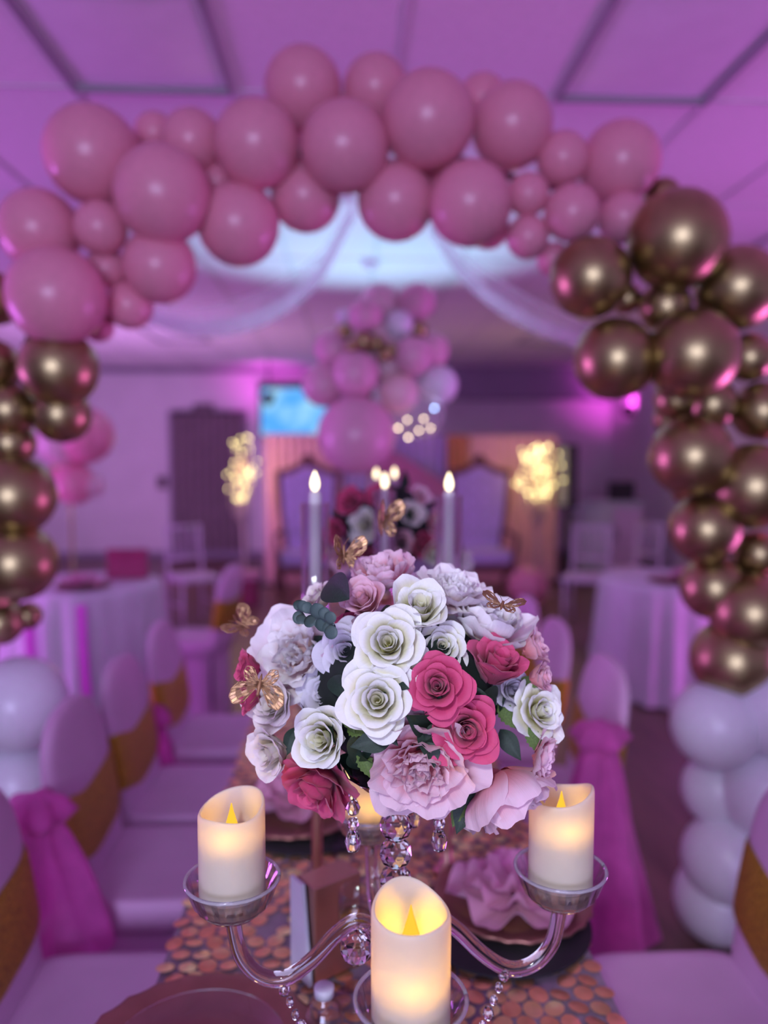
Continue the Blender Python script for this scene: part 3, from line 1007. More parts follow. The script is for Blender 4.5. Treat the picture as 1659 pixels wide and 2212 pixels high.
for px, py, d, dy in golds:
    p = P(px, py, YA + dy)
    cp = P(1545 if px > 800 else -10, py + 20, YA + 0.16)
    balloon(arch, 'gold', p - a0, S(d / 2, YA + dy), cp - a0, 0.97)
whites = [(1545, 1565, 196, -.06), (1668, 1535, 200, -.08), (1550, 1705, 160, .02), (1650, 1710, 210, -.06), (1572, 1855, 206, -.04), (1548, 2005, 196, .0), (1690, 1880, 190, .05), (1670, 2030, 190, .05),
          (42, 1520, 204, -.06), (42, 1690, 176, -.02), (-70, 1600, 190, .02), (60, 1840, 150, .05), (-60, 1780, 190, .04), (-40, 1950, 190, .04), (40, 2010, 150, .08)]
for px, py, d, dy in whites:
    p = P(px, py, YA + dy)
    r = S(d / 2, YA + dy)
    p.z = max(p.z, r * 1.02)
    cp = P(1610 if px > 800 else -20, py + 20, YA + 0.16)
    balloon(arch, 'white', p - a0, r, cp - a0)
# the strip that carries the balloons
pts = [P(1610, 2090, YA + .16), P(1610, 1500, YA + .16), P(1560, 1000, YA + .16), P(1450, 620, YA + .16)] + [q + Vector((0, .04, 0)) for q in reversed(corep)] + [P(0, 1000, YA + .16), P(-15, 1500, YA + .16), P(-20, 2090, YA + .16)]
MB().tube([p - a0 for p in catmull(pts, 6)], 0.012, 8).obj('arch_frame', M['frame'], arch)

# ================================================================== LONG TABLE
TX0, TX1, TY0, TY1, TZ = -0.285, 0.375, 0.62, 4.35, 0.75
tcx, tcy = (TX0 + TX1) / 2, (TY0 + TY1) / 2
tb = thing('long_table', 'long banquet table running from the candelabra to the back', 'table', (tcx, tcy, 0))
MB().box((0, 0, TZ - 0.025), (TX1 - TX0 - .02, TY1 - TY0 - .02, 0.03)).obj('table_top', M['whitewood'], tb, smooth=False)
for sx in (-1, 1):
    for sy in (-1, 0, 1):
        MB().tube([(sx * 0.24, sy * (TY1 - TY0) * 0.46, 0), (sx * 0.24, sy * (TY1 - TY0) * 0.46, TZ - 0.04)], 0.018, 8).obj('leg', M['blackp'], tb)
# under cloth with pleated skirt
n = 260
per = []
Lx, Ly = TX1 - TX0, TY1 - TY0
for i in range(n):
    s = i / n * 2 * (Lx + Ly)
    if s < Lx:
        per.append((-Lx / 2 + s, -Ly / 2, 0, -1))
    elif s < Lx + Ly:
        per.append((Lx / 2, -Ly / 2 + s - Lx, 1, 0))
    elif s < 2 * Lx + Ly:
        per.append((Lx / 2 - (s - Lx - Ly), Ly / 2, 0, 1))
    else:
        per.append((-Lx / 2, Ly / 2 - (s - 2 * Lx - Ly), -1, 0))
rings = []
for z, o_ in ((TZ - 0.004, -0.004), (TZ - 0.02, 0.0), (0.4, 0.006), (0.03, 0.012)):
    rings.append([(x + nx * (o_ + (0.012 * math.sin(i * 0.9) if z < 0.5 else 0)), y + ny * (o_ + (0.012 * math.sin(i * 0.9) if z < 0.5 else 0)), z) for i, (x, y, nx, ny) in enumerate(per)])
mb = MB().loft(rings, cap=False)
mb.f.append(tuple(range(n)))
tag(mb.obj('tablecloth', M['cloth'], None, (tcx, tcy, 0)), 'pale cloth under the sequin runner on the long table', 'tablecloth')
# sequin runner: mesh ground and big round sequins
run = MB().grid(lambda u, v: (TX0 - 0.012 + (Lx + 0.024) * u, TY0 + Ly * v, TZ + 0.0015), 4, 8).obj('sequin_runner', M['mesh'])
tag(run, 'copper sequin runner covering the top of the long table', 'table runner')
sq = {}
for key in ('sequin', 'sequin_b'):
    v = [(0, 0, 0.0012)]
    for i in range(10):
        a = 2 * PI * i / 10
        v.append((0.0152 * math.cos(a), 0.0152 * math.sin(a), 0.0))
    sq[key] = MB().add(v, [(0, 1 + i, 1 + (i + 1) % 10) for i in range(10)]).data('sequin', M[key], False)
rng = random.Random(11)
pos = []
sp = 0.0325
row = 0
y = TY0 + 0.02
while y < TY1 - 0.02:
    x = TX0 - 0.004 + (sp / 2 if row % 2 else 0)
    while x < TX1 + 0.008:
        if rng.random() > 0.06:
            pos.append((x + rng.uniform(-.002, .002), y + rng.uniform(-.002, .002)))
        x += sp
    y += sp * 0.9
    row += 1
near = sorted([p for p in pos if p[1] > 1.06], key=lambda p: p[1])[:300]
ns = set(near)
far = {'sequin': MB(), 'sequin_b': MB()}
for p in pos:
    key = 'sequin' if rng.random() < 0.72 else 'sequin_b'
    rot = Matrix.Rotation(rng.uniform(-.2, .2), 4, 'X') @ Matrix.Rotation(rng.uniform(-.2, .2), 4, 'Y')
    mt = Matrix.Translation((p[0], p[1], TZ + 0.0042)) @ rot
    if p in ns:
        o = ob('sequin', sq[key], run)
        o.matrix_local = mt
    else:
        me = sq[key]
        far[key].add([v.co for v in me.vertices], [tuple(q.vertices) for q in me.polygons], mt)
for key in far:
    o = far[key].obj('sequins', M[key], run, smooth=False)
    o['kind'] = 'stuff'
ZT = TZ + 0.0098

# place settings
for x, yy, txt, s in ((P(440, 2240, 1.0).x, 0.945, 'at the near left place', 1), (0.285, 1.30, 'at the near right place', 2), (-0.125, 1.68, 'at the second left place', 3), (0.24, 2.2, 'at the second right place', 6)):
    o = None if s == 1 else MB().lathe([(0.001, 0.0), (0.150, 0.0), (0.153, 0.002), (0.150, 0.004), (0.001, 0.004)], 48, cap=False).obj('shadow_disc', M['black'], None, (x - (0.03 if x > 0 else -0.03), yy - 0.045, ZT))  # black disc added for the shadow beneath the charger
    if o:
        tag(o, 'black disc standing in for the shadow under the charger ' + txt, 'shadow_disc', 'black shadow discs')
    charger(x, yy, ZT + 0.005, 'scalloped rose gold charger plate ' + txt, 0.85 if s == 2 else 1.0)
    if s == 1:
        o = MB().lathe([(0.001, 0.003), (0.075, 0.003), (0.115, 0.012), (0.117, 0.013), (0.116, 0.011), (0.075, 0.0), (0.001, 0.0)], 48, cap=False).obj('glass_plate', M['thin'], None, (x, yy, ZT + 0.018))
        tag(o, 'clear plate lying on the near left charger', 'plate')
    else:
        ruffle_napkin(x, yy - (0.02 if s == 2 else 0), ZT + 0.019, 0.112, 'pink ruffled napkin on the charger ' + txt, s)

# upright rose gold box with white side
c = P(712, 2152, 1.14)
t = thing('favour_box', 'upright rose gold box with a white side behind the candelabra', 'box', (c.x, 1.15, ZT), 0.6)
bevel(MB().box((0, 0.0, 0.075), (0.085, 0.05, 0.15)).obj('box_body', M['rosegold'], t, smooth=False), 0.002)
mb = MB()
mb.add([(-0.046, -.024, 0), (-0.046, .03, 0), (-0.046, .03, .15), (-0.046, -.004, .15), (-0.052, -.024, 0), (-0.052, .03, 0), (-0.052, .03, .15), (-0.052, -.004, .15)],
       [(0, 1, 2, 3), (7, 6, 5, 4), (0, 4, 5, 1), (1, 5, 6, 2), (2, 6, 7, 3), (3, 7, 4, 0)]).obj('side_panel', M['cap'], t, smooth=False)


def flute(px, py, Y, txt, drink=True, h=0.20):
    """champagne flute whose rim stands at (px, py)"""
    c = P(px, py, Y)
    t = thing('champagne_flute', txt, 'glass', (c.x, Y, ZT), group='champagne flutes on the long table')
    hh = h
    prof = [(0.001, 0.0), (0.032, 0.0), (0.032, 0.002), (0.006, 0.006), (0.004, 0.02), (0.004, hh * .42), (0.010, hh * .46), (0.022, hh * .6), (0.026, hh * .8), (0.024, hh),
            (0.0225, hh), (0.0243, hh * .8), (0.0204, hh * .6), (0.008, hh * .475), (0.001, hh * .465)]
    MB().lathe(prof, 28, cap=False).obj('bowl_and_stem', M['thin'], t)
    if drink:
        MB().lathe([(0.001, hh * .48), (0.0078, hh * .485), (0.0200, hh * .6), (0.0238, hh * .78), (0.001, hh * .78)], 24, cap=False).obj('drink', M['amber'], t)
    return t


flute(768, 1957, 1.075, 'champagne flute of amber drink before the rose gold box', True, 0.165)
flute(735, 1770, 1.52, 'empty champagne flute behind the copper candle stems', False, 0.215)
flute(915, 1780, 1.50, 'empty champagne flute behind the crystal column', False, 0.215)

# small water bottle
c = P(700, 2130, 0.98)
t = thing('water_bottle', 'small clear water bottle with white cap at the table front', 'bottle', (c.x, 0.98, ZT))
hb = c.z - ZT
MB().lathe([(0.001, 0), (0.024, 0.0), (0.026, 0.004), (0.026, hb * .5), (0.0255, hb * .55), (0.024, hb * .62), (0.018, hb * .74), (0.011, hb * .84), (0.011, hb * .86)], 28, cap=False).obj('bottle_body', M['cut'], t)
cp = MB().lathe([(0.0135, hb * .86), (0.0135, hb * .99), (0.0125, hb), (0.001, hb)], 36, wob=lambda a, k: 1 + (0.012 * math.sin(a * 18) if k < 2 else 0)).obj('cap', M['cap'], t)


# ================================================================== CANDLESTICKS WITH TAPERS
def candlestick(px_top, ytop, Y, glasshi, txt, foot=0.05, dia=0.022):
    top = P(px_top, ytop, Y)
    x = top.x
    t = thing('candlestick', 'rose gold candlestick with glass tube ' + txt, 'candlestick', (x, Y, ZT), group='rose gold candlesticks with glass tubes')
    H = top.z - ZT
    zc = H - 0.27
    MB().lathe([(foot, 0), (foot, 0.006), (0.02, 0.012), (0.010, 0.02), (0.0095, 0.05), (0.0095, zc - 0.03), (0.014, zc - 0.02), (0.026, zc - 0.008), (0.028, zc), (0.001, zc)], 28).obj('stem', M['rosegold'], t)
    R = 0.0245
    MB().lathe([(R, zc + 0.0005), (R, glasshi * H), (R - 0.0016, glasshi * H), (R - 0.0016, zc + 0.0005)], 32, cap=False).obj('glass_tube', M['cut'], t)
    c = thing('taper_candle', 'white taper candle with lit tip in the candlestick ' + txt, 'candle', (x, Y, ZT + zc + 0.001), group='white taper candles')
    h = H - zc - 0.034
    MB().lathe([(0.001, 0), (dia / 2, 0), (dia / 2 * .93, h * .98), (dia / 2 * .6, h), (0.001, h)], 20).obj('wax', M['taper'], c)
    MB().lathe([(0.001, h), (0.006, h + 0.004), (0.0078, h + 0.012), (0.006, h + 0.022), (0.001, h + 0.034)], 14).obj('flame', M['flame2'], c)


candlestick(680, 1019, 1.32, 0.93, 'at the left behind the bouquet')
candlestick(970, 1022, 1.42, 0.945, 'at the right behind the bouquet', 0.026)
candlestick(831, 1022, 1.72, 0.95, 'in the middle behind the bouquet', dia=0.018)
candlestick(852, 1010, 2.55, 0.95, 'farther back, right of the middle one', 0.028, dia=0.018)
candlestick(813, 1012, 2.62, 0.95, 'farthest back, left of the middle one', 0.028, dia=0.018)

# ================================================================== COVERED CHAIRS
def covered_chair():
    """faces +X; origin on the floor under the seat"""
    t = thing('covered_chair', '', 'chair')
    rings = []
    nn = 32

    def ring(hw, ht, xo, z):
        out = []
        for i in range(nn):
            a = 2 * PI * i / nn
            ca, sa = math.cos(a), math.sin(a)
            out.append((xo + ht * math.copysign(abs(ca) ** 0.6, ca), hw * math.copysign(abs(sa) ** 0.75, sa), z))
        return out
    def xo(z):
        return -0.165 - 0.16 * (z - 0.45)
    for z in np.linspace(0.42, 0.74, 7):
        rings.append(ring(0.185 + 0.02 * (z - .42) / .32, 0.026, xo(z), z))
    for k in range(1, 11):
        a = PI / 2 * k / 10
        z = 0.74 + 0.175 * math.sin(a)
        rings.append(ring(max(0.004, 0.205 * math.cos(a) ** 0.62), 0.026 * (0.35 + 0.65 * math.cos(a) ** .5), xo(z), z))
    MB().loft(rings).obj('back_cover', M['cover'], t)
    rr = []
    for z, s in ((0.485, 0.88), (0.487, 0.96), (0.478, 1.0), (0.44, 1.01), (0.40, 0.985)):
        rr.append([(0.0 + 0.185 * s * math.copysign(abs(math.cos(a)) ** .35, math.cos(a)), 0.2 * s * math.copysign(abs(math.sin(a)) ** .35, math.sin(a)), z) for a in [2 * PI * i / 40 for i in range(40)]])
    rr.reverse()
    MB().loft(rr).obj('seat_cover', M['cover'], t)
    sk = []
    for z, s in ((0.42, 0.975), (0.3, 0.96), (0.15, 0.97), (0.012, 1.02)):
        sk.append([(0.178 * s * (1 + (.02 * math.sin(a * 20) if z < .2 else 0)) * math.copysign(abs(math.cos(a)) ** .4, math.cos(a)), 0.195 * s * math.copysign(abs(math.sin(a)) ** .4, math.sin(a)), z) for a in [2 * PI * i / 60 for i in range(60)]])
    MB().loft(sk, cap=False).obj('skirt', M['cover'], t)
    for sx in (-1, 1):
        for sy in (-1, 1):
            MB().tube([(sx * .15, sy * .16, 0), (sx * .145, sy * .155, 0.4)], 0.012, 8).obj('leg', M['blackp'], t)
    bnd = []
    for z, g in ((0.57, 0.004), (0.585, 0.008), (0.65, 0.009), (0.72, 0.008), (0.735, 0.004)):
        bnd.append([(x, y, zz - 0.03 * math.cos(y / 0.2 * PI / 2) + 0.004 * math.sin(y * 30)) for x, y, zz in ring(0.20 + g, 0.028 + g, xo(z), z)])
    MB().loft(bnd, cap=False).obj('sash', M['sash'], t)
    return t


def tulle(parent, yo, ztop, zbot, spread, seed, xo=-0.02):
    rng = random.Random(seed)
    ph = rng.uniform(0, 6)
    mb = MB()

    def fn(u, v):
        a = u * 2 * PI
        r = (0.035 + spread * v ** 0.8) * (1 + 0.22 * math.sin(a * 4 + ph + v * 2) + 0.10 * math.sin(a * 9 + 2 * ph))
        return (xo + r * math.cos(a) * 0.9, yo + r * math.sin(a) * 0.8, ztop + (zbot - ztop) * v + 0.02 * math.sin(a * 5 + ph) * v)
    mb.grid(fn, 72, 14)
    mb.lathe([(0.001, ztop + 0.05), (0.05, ztop + 0.035), (0.075, ztop), (0.05, ztop - 0.03), (0.02, ztop - 0.04)], 24, c=(xo, yo, 0), cap=False, wob=lambda a, k: 1 + 0.25 * math.sin(a * 5 + ph))
    return mb.obj('tulle_bow', M['tulle'], parent)


ch0 = covered_chair()
spots = [(-0.50, 1.42, 0, 'nearest on the left side of the table', None),
         (-0.50, 2.00, 0, 'second on the left side, with big magenta bow', (-0.26, 0.74, 0.42, .12)),
         (-0.50, 2.44, 0, 'third on the left side of the table', None),
         (-0.50, 2.97, 0, 'fourth on the left side, with small magenta bow', (-0.24, 0.62, 0.42, .07)),
         (0.66, 1.37, PI, 'nearest on the right side of the table', None),
         (0.59, 2.38, PI, 'second on the right side, with long magenta bow', (0.33, 0.78, 0.16, .14)),
         (0.58, 2.95, PI, 'third on the right side of the table', None),
         (0.58, 3.45, PI, 'fourth on the right side of the table', None),
         (-0.93, 4.62, PI * 0.95, 'beside the left round table', None)]
for i, (x, yy, rz, txt, tl) in enumerate(spots):
    o = ch0 if i == 0 else copy_tree(ch0)
    o.location = (x, yy, 0)
    o.rotation_euler = (0, 0, rz)
    tag(o, 'lilac covered chair with gold sash, ' + txt, 'chair', 'lilac covered chairs with gold sashes')
for o, (x, yy, rz, txt, tl) in zip([q for q in COL.objects if q.name.startswith('covered_chair')], spots):
    if tl:
        tulle(o, tl[0], tl[1], tl[2], tl[3], int(yy * 100), -0.22 if x < 0 else -0.10)

# ================================================================== CANDELABRA
CB = Vector((0.0516, 0.85, ZT))
cd = thing('candelabra', 'crystal candelabra with four glass arms under the bouquet', 'candelabra', CB)


def bead_mesh(n=10, m=6):
    prof = [(max(0.02, math.sin(PI * k / m)), -math.cos(PI * k / m)) for k in range(m + 1)]
    mb = MB()
    v, f = [], []
    for k, (r, z) in enumerate(prof):
        for i in range(n):
            a = 2 * PI * (i + 0.5 * (k % 2)) / n
            v.append((r * math.cos(a), r * math.sin(a), z))
    for k in range(m):
        for i in range(n):
            j = (i + 1) % n
            A_, B_, C_, D_ = k * n + i, k * n + j, (k + 1) * n + j, (k + 1) * n + i
            if k % 2 == 0:
                f += [(A_, B_, D_), (B_, C_, D_)]
            else:
                f += [(A_, B_, C_), (A_, C_, D_)]
    f.append(tuple(reversed(range(n))))
    f.append(tuple(m * n + i for i in range(n)))
    return mb.add(v, f).data('crystal_bead', M['crystal'], False)


BEAD = bead_mesh()
BEADS = bead_mesh(8, 4)


def bead(parent, p, r, rz=1.0, big=True, name='crystal_bead'):
    o = ob(name, BEAD if big else BEADS, parent, p)
    o.scale = (r, r, r * rz)
    o.rotation_euler = (0, 0, random.uniform(0, 1))
    return o


zr = lambda z: z - CB.z
# base and lower column
MB().lathe([(0.001, 0), (0.075, 0), (0.075, 0.008), (0.06, 0.016), (0.03, 0.026), (0.016, 0.04), (0.001, 0.04)], 12).obj('base', M['crystal'], cd, smooth=False)
zhub = zr(0.992)
z = 0.06
while z < zhub - 0.035:
    bead(cd, (0, 0, z), 0.0195)
    z += 0.037
bead(cd, (0, 0, zhub), 0.026, 1.0, name='hub')
z = zhub + 0.042
ztray = zr(1.185)
while z < ztray - 0.008:
    bead(cd, (0, 0, z), 0.0192, 0.95)
    z += 0.0325
# top tray that carries the bouquet
MB().lathe([(0.001, ztray), (0.02, ztray), (0.045, ztray + 0.004), (0.058, ztray + 0.012), (0.060, ztray + 0.012), (0.046, ztray), (0.02, ztray - 0.006), (0.001, ztray - 0.006)], 16, cap=False).obj('top_tray', M['crystal'], cd, smooth=False)
for k, a in enumerate(math.radians(q) for q in (192, 100, 62, 20, 345)):
    px_, py_ = 0.050 * math.cos(a), 0.050 * math.sin(a)
    s = None
    for j, (dz, r) in enumerate(((0.012, 0.006), (0.027, 0.0085), (0.046, 0.0075), (0.066, 0.0095))):
        if k % 2 and j == 3:
            continue
        b = bead(cd, (px_, py_, ztray - dz), r, 1.1 if j < 3 else 1.5, False, 'pendant_bead')
# arms, dishes, candles
arm_prof = [(0.016, 0.996), (0.028, 1.014), (0.047, 1.020), (0.068, 1.006), (0.098, 0.975), (0.128, 0.9565), (0.156, 0.963), (0.175, 0.986), (0.1825, 1.018), (0.184, 1.036)]
TH0 = math.radians(-3)
dirs = [(PI + 0.05, 'left', 1.005, 0.0), (0.05, 'right', 1.055, -0.008), (-PI / 2 + 0.025, 'front', 0.90, -0.033), (PI / 2 + 0.14, 'back', 0.93, -0.006)]
CAND = {}
for ang, nm, L, drop in dirs:
    dx, dy = math.cos(ang), math.sin(ang)
    path = catmull([(dx * r * L, dy * r * L, zr(z_) + drop * (r / 0.184)) for r, z_ in arm_prof], 5)
    MB().tube(path, 0.0088, 14).obj('arm', M['glass'], cd)
    ex, ey = dx * 0.184 * L, dy * 0.184 * L
    zd = zr(1.039) + drop
    bead(cd, (dx * 0.045, dy * 0.045, zr(0.990)), 0.0205, 1.0, True, 'scroll_ball')
    nfac = 20
    dm = MB()
    dm.lathe([(0.001, zd - 0.004), (0.012, zd - 0.004), (0.030, zd + 0.001), (0.0425, zd + 0.014), (0.0515, zd + 0.038), (0.053, zd + 0.0405), (0.0510, zd + 0.0410),
              (0.0455, zd + 0.026), (0.0400, zd + 0.0125), (0.034, zd + 0.0055), (0.001, zd + 0.005)], nfac * 2, c=(ex, ey, 0), cap=False,
             wob=lambda a, k: 1 + (0.022 if round(a / (2 * PI) * nfac * 2) % 2 else -0.012) * (1 if k in (3, 4, 7) else 0))
    dish = dm.obj('candle_dish', M['cut'], cd, smooth=False)
    MB().tube([(ex + 0.0522 * math.cos(2 * PI * i / 48), ey + 0.0522 * math.sin(2 * PI * i / 48), zd + 0.0405) for i in range(49)], 0.0021, 8).obj('dish_rim', M['rim'], dish)
    bead(cd, (ex, ey, zd - 0.004), 0.0115, 0.7, False, 'dish_socket')
    CAND[nm] = Vector((CB.x + ex, CB.y + ey, CB.z + zd + 0.0065))
    # bead strand hanging under the arm
    if nm in ('left', 'right'):
        rx = 0.128
        for j in range(9):
            o = bead(cd, (dx * (rx - 0.006 * j), dy * rx - 0.0 * j, zr(0.944) - 0.0155 * j), 0.0052 if j % 3 else 0.0072, 1.15, False, 'strand_bead')


def pillar(nm, h, R, seed, txt, lz, power, dip):
    c = CAND[nm]
    t = thing('pillar_candle', txt, 'candle', c, group='ivory flameless pillar candles')
    rng = random.Random(seed)
    n = 64
    ph = dip

    def rim(a):
        return h + 0.007 * math.cos(a - ph + PI) + 0.003 * math.cos(2 * (a - ph)) + 0.0012 * math.sin(3 * a + seed)
    wl = 0.0042
    rings = []
    prof = [('o', 0.0, R * 0.96), ('o', 0.002, R)] + [('o', q, R) for q in np.linspace(0.08, 0.93, 14)]
    for kind, q, r in prof:
        rings.append([(r * math.cos(2 * PI * i / n), r * math.sin(2 * PI * i / n), q * rim(2 * PI * i / n) if q > 0.01 else q * 10) for i in range(n)])
    for dr, dz in ((0.0002, 0.004), (0.0012, 0.0012), (0.0026, 0.0), (0.0036, 0.0012), (wl, 0.004)):
        rings.append([((R - dr) * math.cos(2 * PI * i / n), (R - dr) * math.sin(2 * PI * i / n), rim(2 * PI * i / n) - dz) for i in range(n)])
    floor_z = h - lz - 0.014
    for q in (0.75, 0.5, 0.25, 0.0):
        rings.append([((R - wl) * math.cos(2 * PI * i / n), (R - wl) * math.sin(2 * PI * i / n), floor_z + (rim(2 * PI * i / n) - 0.004 - floor_z) * q) for i in range(n)])
    rings.append([(0.003 * math.cos(2 * PI * i / n), 0.003 * math.sin(2 * PI * i / n), floor_z) for i in range(n)])
    MB().loft(rings).obj('wax_body', M['wax'], t)
    MB().lathe([(0.001, 0.002), (R - 0.006, 0.002), (R - 0.005, floor_z - 0.004), (0.001, floor_z - 0.002)], 32).obj('glow_block_core', M['core'], t)  # unseen core added to keep the glow out of the lower wax
    fz = h - 0.034
    MB().lathe([(0.002, floor_z + 0.001), (0.003, fz - 0.004), (0.0075, fz), (0.0085, fz + 0.006), (0.006, fz + 0.015), (0.0025, fz + 0.027), (0.0006, fz + 0.036)], 16).obj('flame', M['flame'], t)
    l = bpy.data.lights.new('candle_glow', 'POINT')
    l.energy = power
    l.color = (1.0, 0.57, 0.07)
    l.shadow_soft_size = 0.006
    lo = bpy.data.objects.new('candle_glow', l)
    COL.objects.link(lo)
    lo.location = c + Vector((0.0, -0.020, h - lz))


pillar('left', 0.118, 0.0372, 1, 'ivory pillar candle on the left arm of the candelabra', 0.022, 0.034, -PI / 2 - 0.6)
pillar('right', 0.124, 0.0372, 2, 'ivory pillar candle on the right arm of the candelabra', 0.030, 0.040, PI / 2 + 1.2)
pillar('front', 0.122, 0.0372, 3, 'ivory pillar candle with glowing hollow at the front', 0.056, 0.20, -PI / 2 + 0.35)
pillar('back', 0.118, 0.0372, 4, 'ivory pillar candle on the back arm behind the crystals', 0.066, 0.16, -PI / 2)


# ================================================================== FLOWERS
def petal(w, h, r0, t0, t1, curl=0.6, roll=0.04, ruf=0.02, serr=0.0, tip=0.30, base_w=0.45, seed=0, nu=12, nv=10, pw=1.0):
    rng = random.Random(seed)
    ph = [rng.uniform(0, 2 * PI) for _ in range(6)]
    asym = rng.uniform(-0.15, 0.15)
    N = 40
    rho, zz, tt = [r0], [0.0], [t0]
    for k in range(1, N + 1):
        v = k / N
        t = t0 + (t1 - t0) * v ** pw + curl * max(0.0, (v - 0.72) / 0.28) ** 2
        rho.append(rho[-1] + h / N * math.sin(t))
        zz.append(zz[-1] + h / N * math.cos(t))
        tt.append(t)

    def fn(u, v):
        uu = 2 * u - 1
        ed = 1 - tip * abs(uu) ** 2.2 - serr * (0.5 + 0.5 * math.sin(uu * 9 + ph[0])) - 0.03 * math.sin(uu * 4 + ph[1]) + asym * 0.3 * uu
        vv = max(0.0, min(1.0, v * ed))
        k = vv * N
        i = min(int(k), N - 1)
        f = k - i
        r = rho[i] + (rho[i + 1] - rho[i]) * f
        z = zz[i] + (zz[i + 1] - zz[i]) * f
        t = tt[i] + (tt[i + 1] - tt[i]) * f
        W = w * (base_w + (1 - base_w) * math.sin(min(1.0, v * 1.25) * PI / 2))
        rw = max(r, 0.55 * w)
        a = uu * W / rw
        nx = math.cos(t)
        dn = roll * (abs(uu) ** 3) * v * 1.2 + ruf * v * v * (math.sin(uu * 5.2 + ph[2]) + 0.6 * math.sin(uu * 11 + ph[3])) + 0.35 * ruf * math.sin(v * 7 + ph[4]) * (1 + uu)
        # wide petals flare off the cone a little, as silk ones do
        r2 = rw * math.cos(a) - (rw - r)
        s2 = rw * math.sin(a)
        return (r2 + nx * dn, s2, z - math.sin(t) * dn)
    return MB().grid(fn, nu, nv, True).data('petal', M['w_rose'])


def spiral_core(turns, r0, r1, h, seed):
    rng = random.Random(seed)
    ph = rng.uniform(0, 6)

    def fn(u, v):
        a = u * turns * 2 * PI
        r = r0 + (r1 - r0) * u
        edge = h * (0.86 + 0.14 * math.sin(a * 1.43 + ph)) * (0.9 + 0.1 * u)
        lean = 0.02 * v + 0.05 * max(0, v - .7) * (1 + math.sin(a * 1.43 + ph))
        rr = r * (0.55 + 0.45 * v) + lean
        return (rr * math.cos(a), rr * math.sin(a), edge * v)
    mb = MB().grid(fn, int(turns * 26), 8, True)
    # petal colours start deeper in the heart
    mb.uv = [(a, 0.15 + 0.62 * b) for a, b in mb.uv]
    # calyx under the bloom
    o = len(mb.v)
    mb.lathe([(0.02, -0.22), (0.10, -0.15), (0.20, -0.03), (0.22, 0.05)], 12, cap=True)
    mb.uv += [(0, 0.0)] * (len(mb.v) - o)
    return mb.data('rose', M['w_rose'])


POOL = {}


def pool(key, n, **kw):
    if key not in POOL:
        POOL[key] = [petal(seed=hash(key) % 97 + 13 * i if False else sum(map(ord, key)) + 13 * i, **kw) for i in range(n)]
    return POOL[key]


CORES = [spiral_core(2.6, 0.03, 0.22, 0.74, s) for s in (1, 2, 3)]
PCORES = [spiral_core(1.8, 0.03, 0.16, 0.40, s) for s in (4, 5)]

ROSE = [('r1', 3, 3, dict(w=0.30, h=0.78, r0=0.17, t0=-0.02, t1=0.10, curl=0.5, roll=0.03, ruf=0.018)),
        ('r2', 4, 3, dict(w=0.42, h=0.80, r0=0.22, t0=0.12, t1=0.26, curl=0.8, roll=0.04, ruf=0.02)),
        ('r3', 5, 3, dict(w=0.52, h=0.84, r0=0.24, t0=0.32, t1=0.55, curl=1.0, roll=0.06, ruf=0.025)),
        ('r4', 5, 3, dict(w=0.60, h=0.92, r0=0.22, t0=0.75, t1=0.85, curl=0.95, roll=0.07, ruf=0.03)),
        ('r5', 4, 3, dict(w=0.62, h=1.02, r0=0.20, t0=1.20, t1=1.20, curl=0.55, roll=0.08, ruf=0.04))]
BUD = [ROSE[0], ROSE[1], ROSE[2], ('b4', 4, 3, dict(w=0.60, h=0.95, r0=0.24, t0=0.65, t1=0.45, curl=1.1, roll=0.07, ruf=0.03))]
PEONY = [('p1', 7, 4, dict(w=0.22, h=0.52, r0=0.10, t0=0.15, t1=0.05, curl=-0.3, roll=0.0, ruf=0.06, serr=0.12, tip=0.2)),
         ('p2', 9, 4, dict(w=0.28, h=0.60, r0=0.18, t0=0.45, t1=0.15, curl=-0.2, roll=0.0, ruf=0.07, serr=0.12, tip=0.2)),
         ('p3', 8, 4, dict(w=0.40, h=0.72, r0=0.20, t0=0.85, t1=0.35, curl=0.1, roll=0.0, ruf=0.06, serr=0.08, tip=0.25)),
         ('p4', 7, 4, dict(w=0.50, h=0.92, r0=0.20, t0=1.15, t1=0.70, curl=0.2, roll=0.0, ruf=0.05, serr=0.05, tip=0.28)),
         ('p5', 6, 4, dict(w=0.56, h=1.05, r0=0.18, t0=1.45, t1=1.15, curl=0.1, roll=0.0, ruf=0.05, serr=0.03, tip=0.3))]
BOWL = [('p1', 6, 4, PEONY[0][3]), ('q2', 8, 4, dict(w=0.36, h=0.74, r0=0.18, t0=0.55, t1=0.05, curl=-0.4, roll=0.0, ruf=0.06, serr=0.06, tip=0.25)),
        ('q3', 7, 4, dict(w=0.50, h=0.92, r0=0.20, t0=1.0, t1=0.1, curl=-0.5, roll=0.0, ruf=0.05, serr=0.05, tip=0.28)),
        ('q4', 6, 4, dict(w=0.58, h=1.05, r0=0.18, t0=1.35, t1=0.35, curl=-0.1, roll=0.0, ruf=0.05, serr=0.05, tip=0.3))]
KINDS = {'rose': (ROSE, CORES), 'bud': (BUD, CORES), 'peony': (PEONY, PCORES), 'bowl': (BOWL, PCORES)}


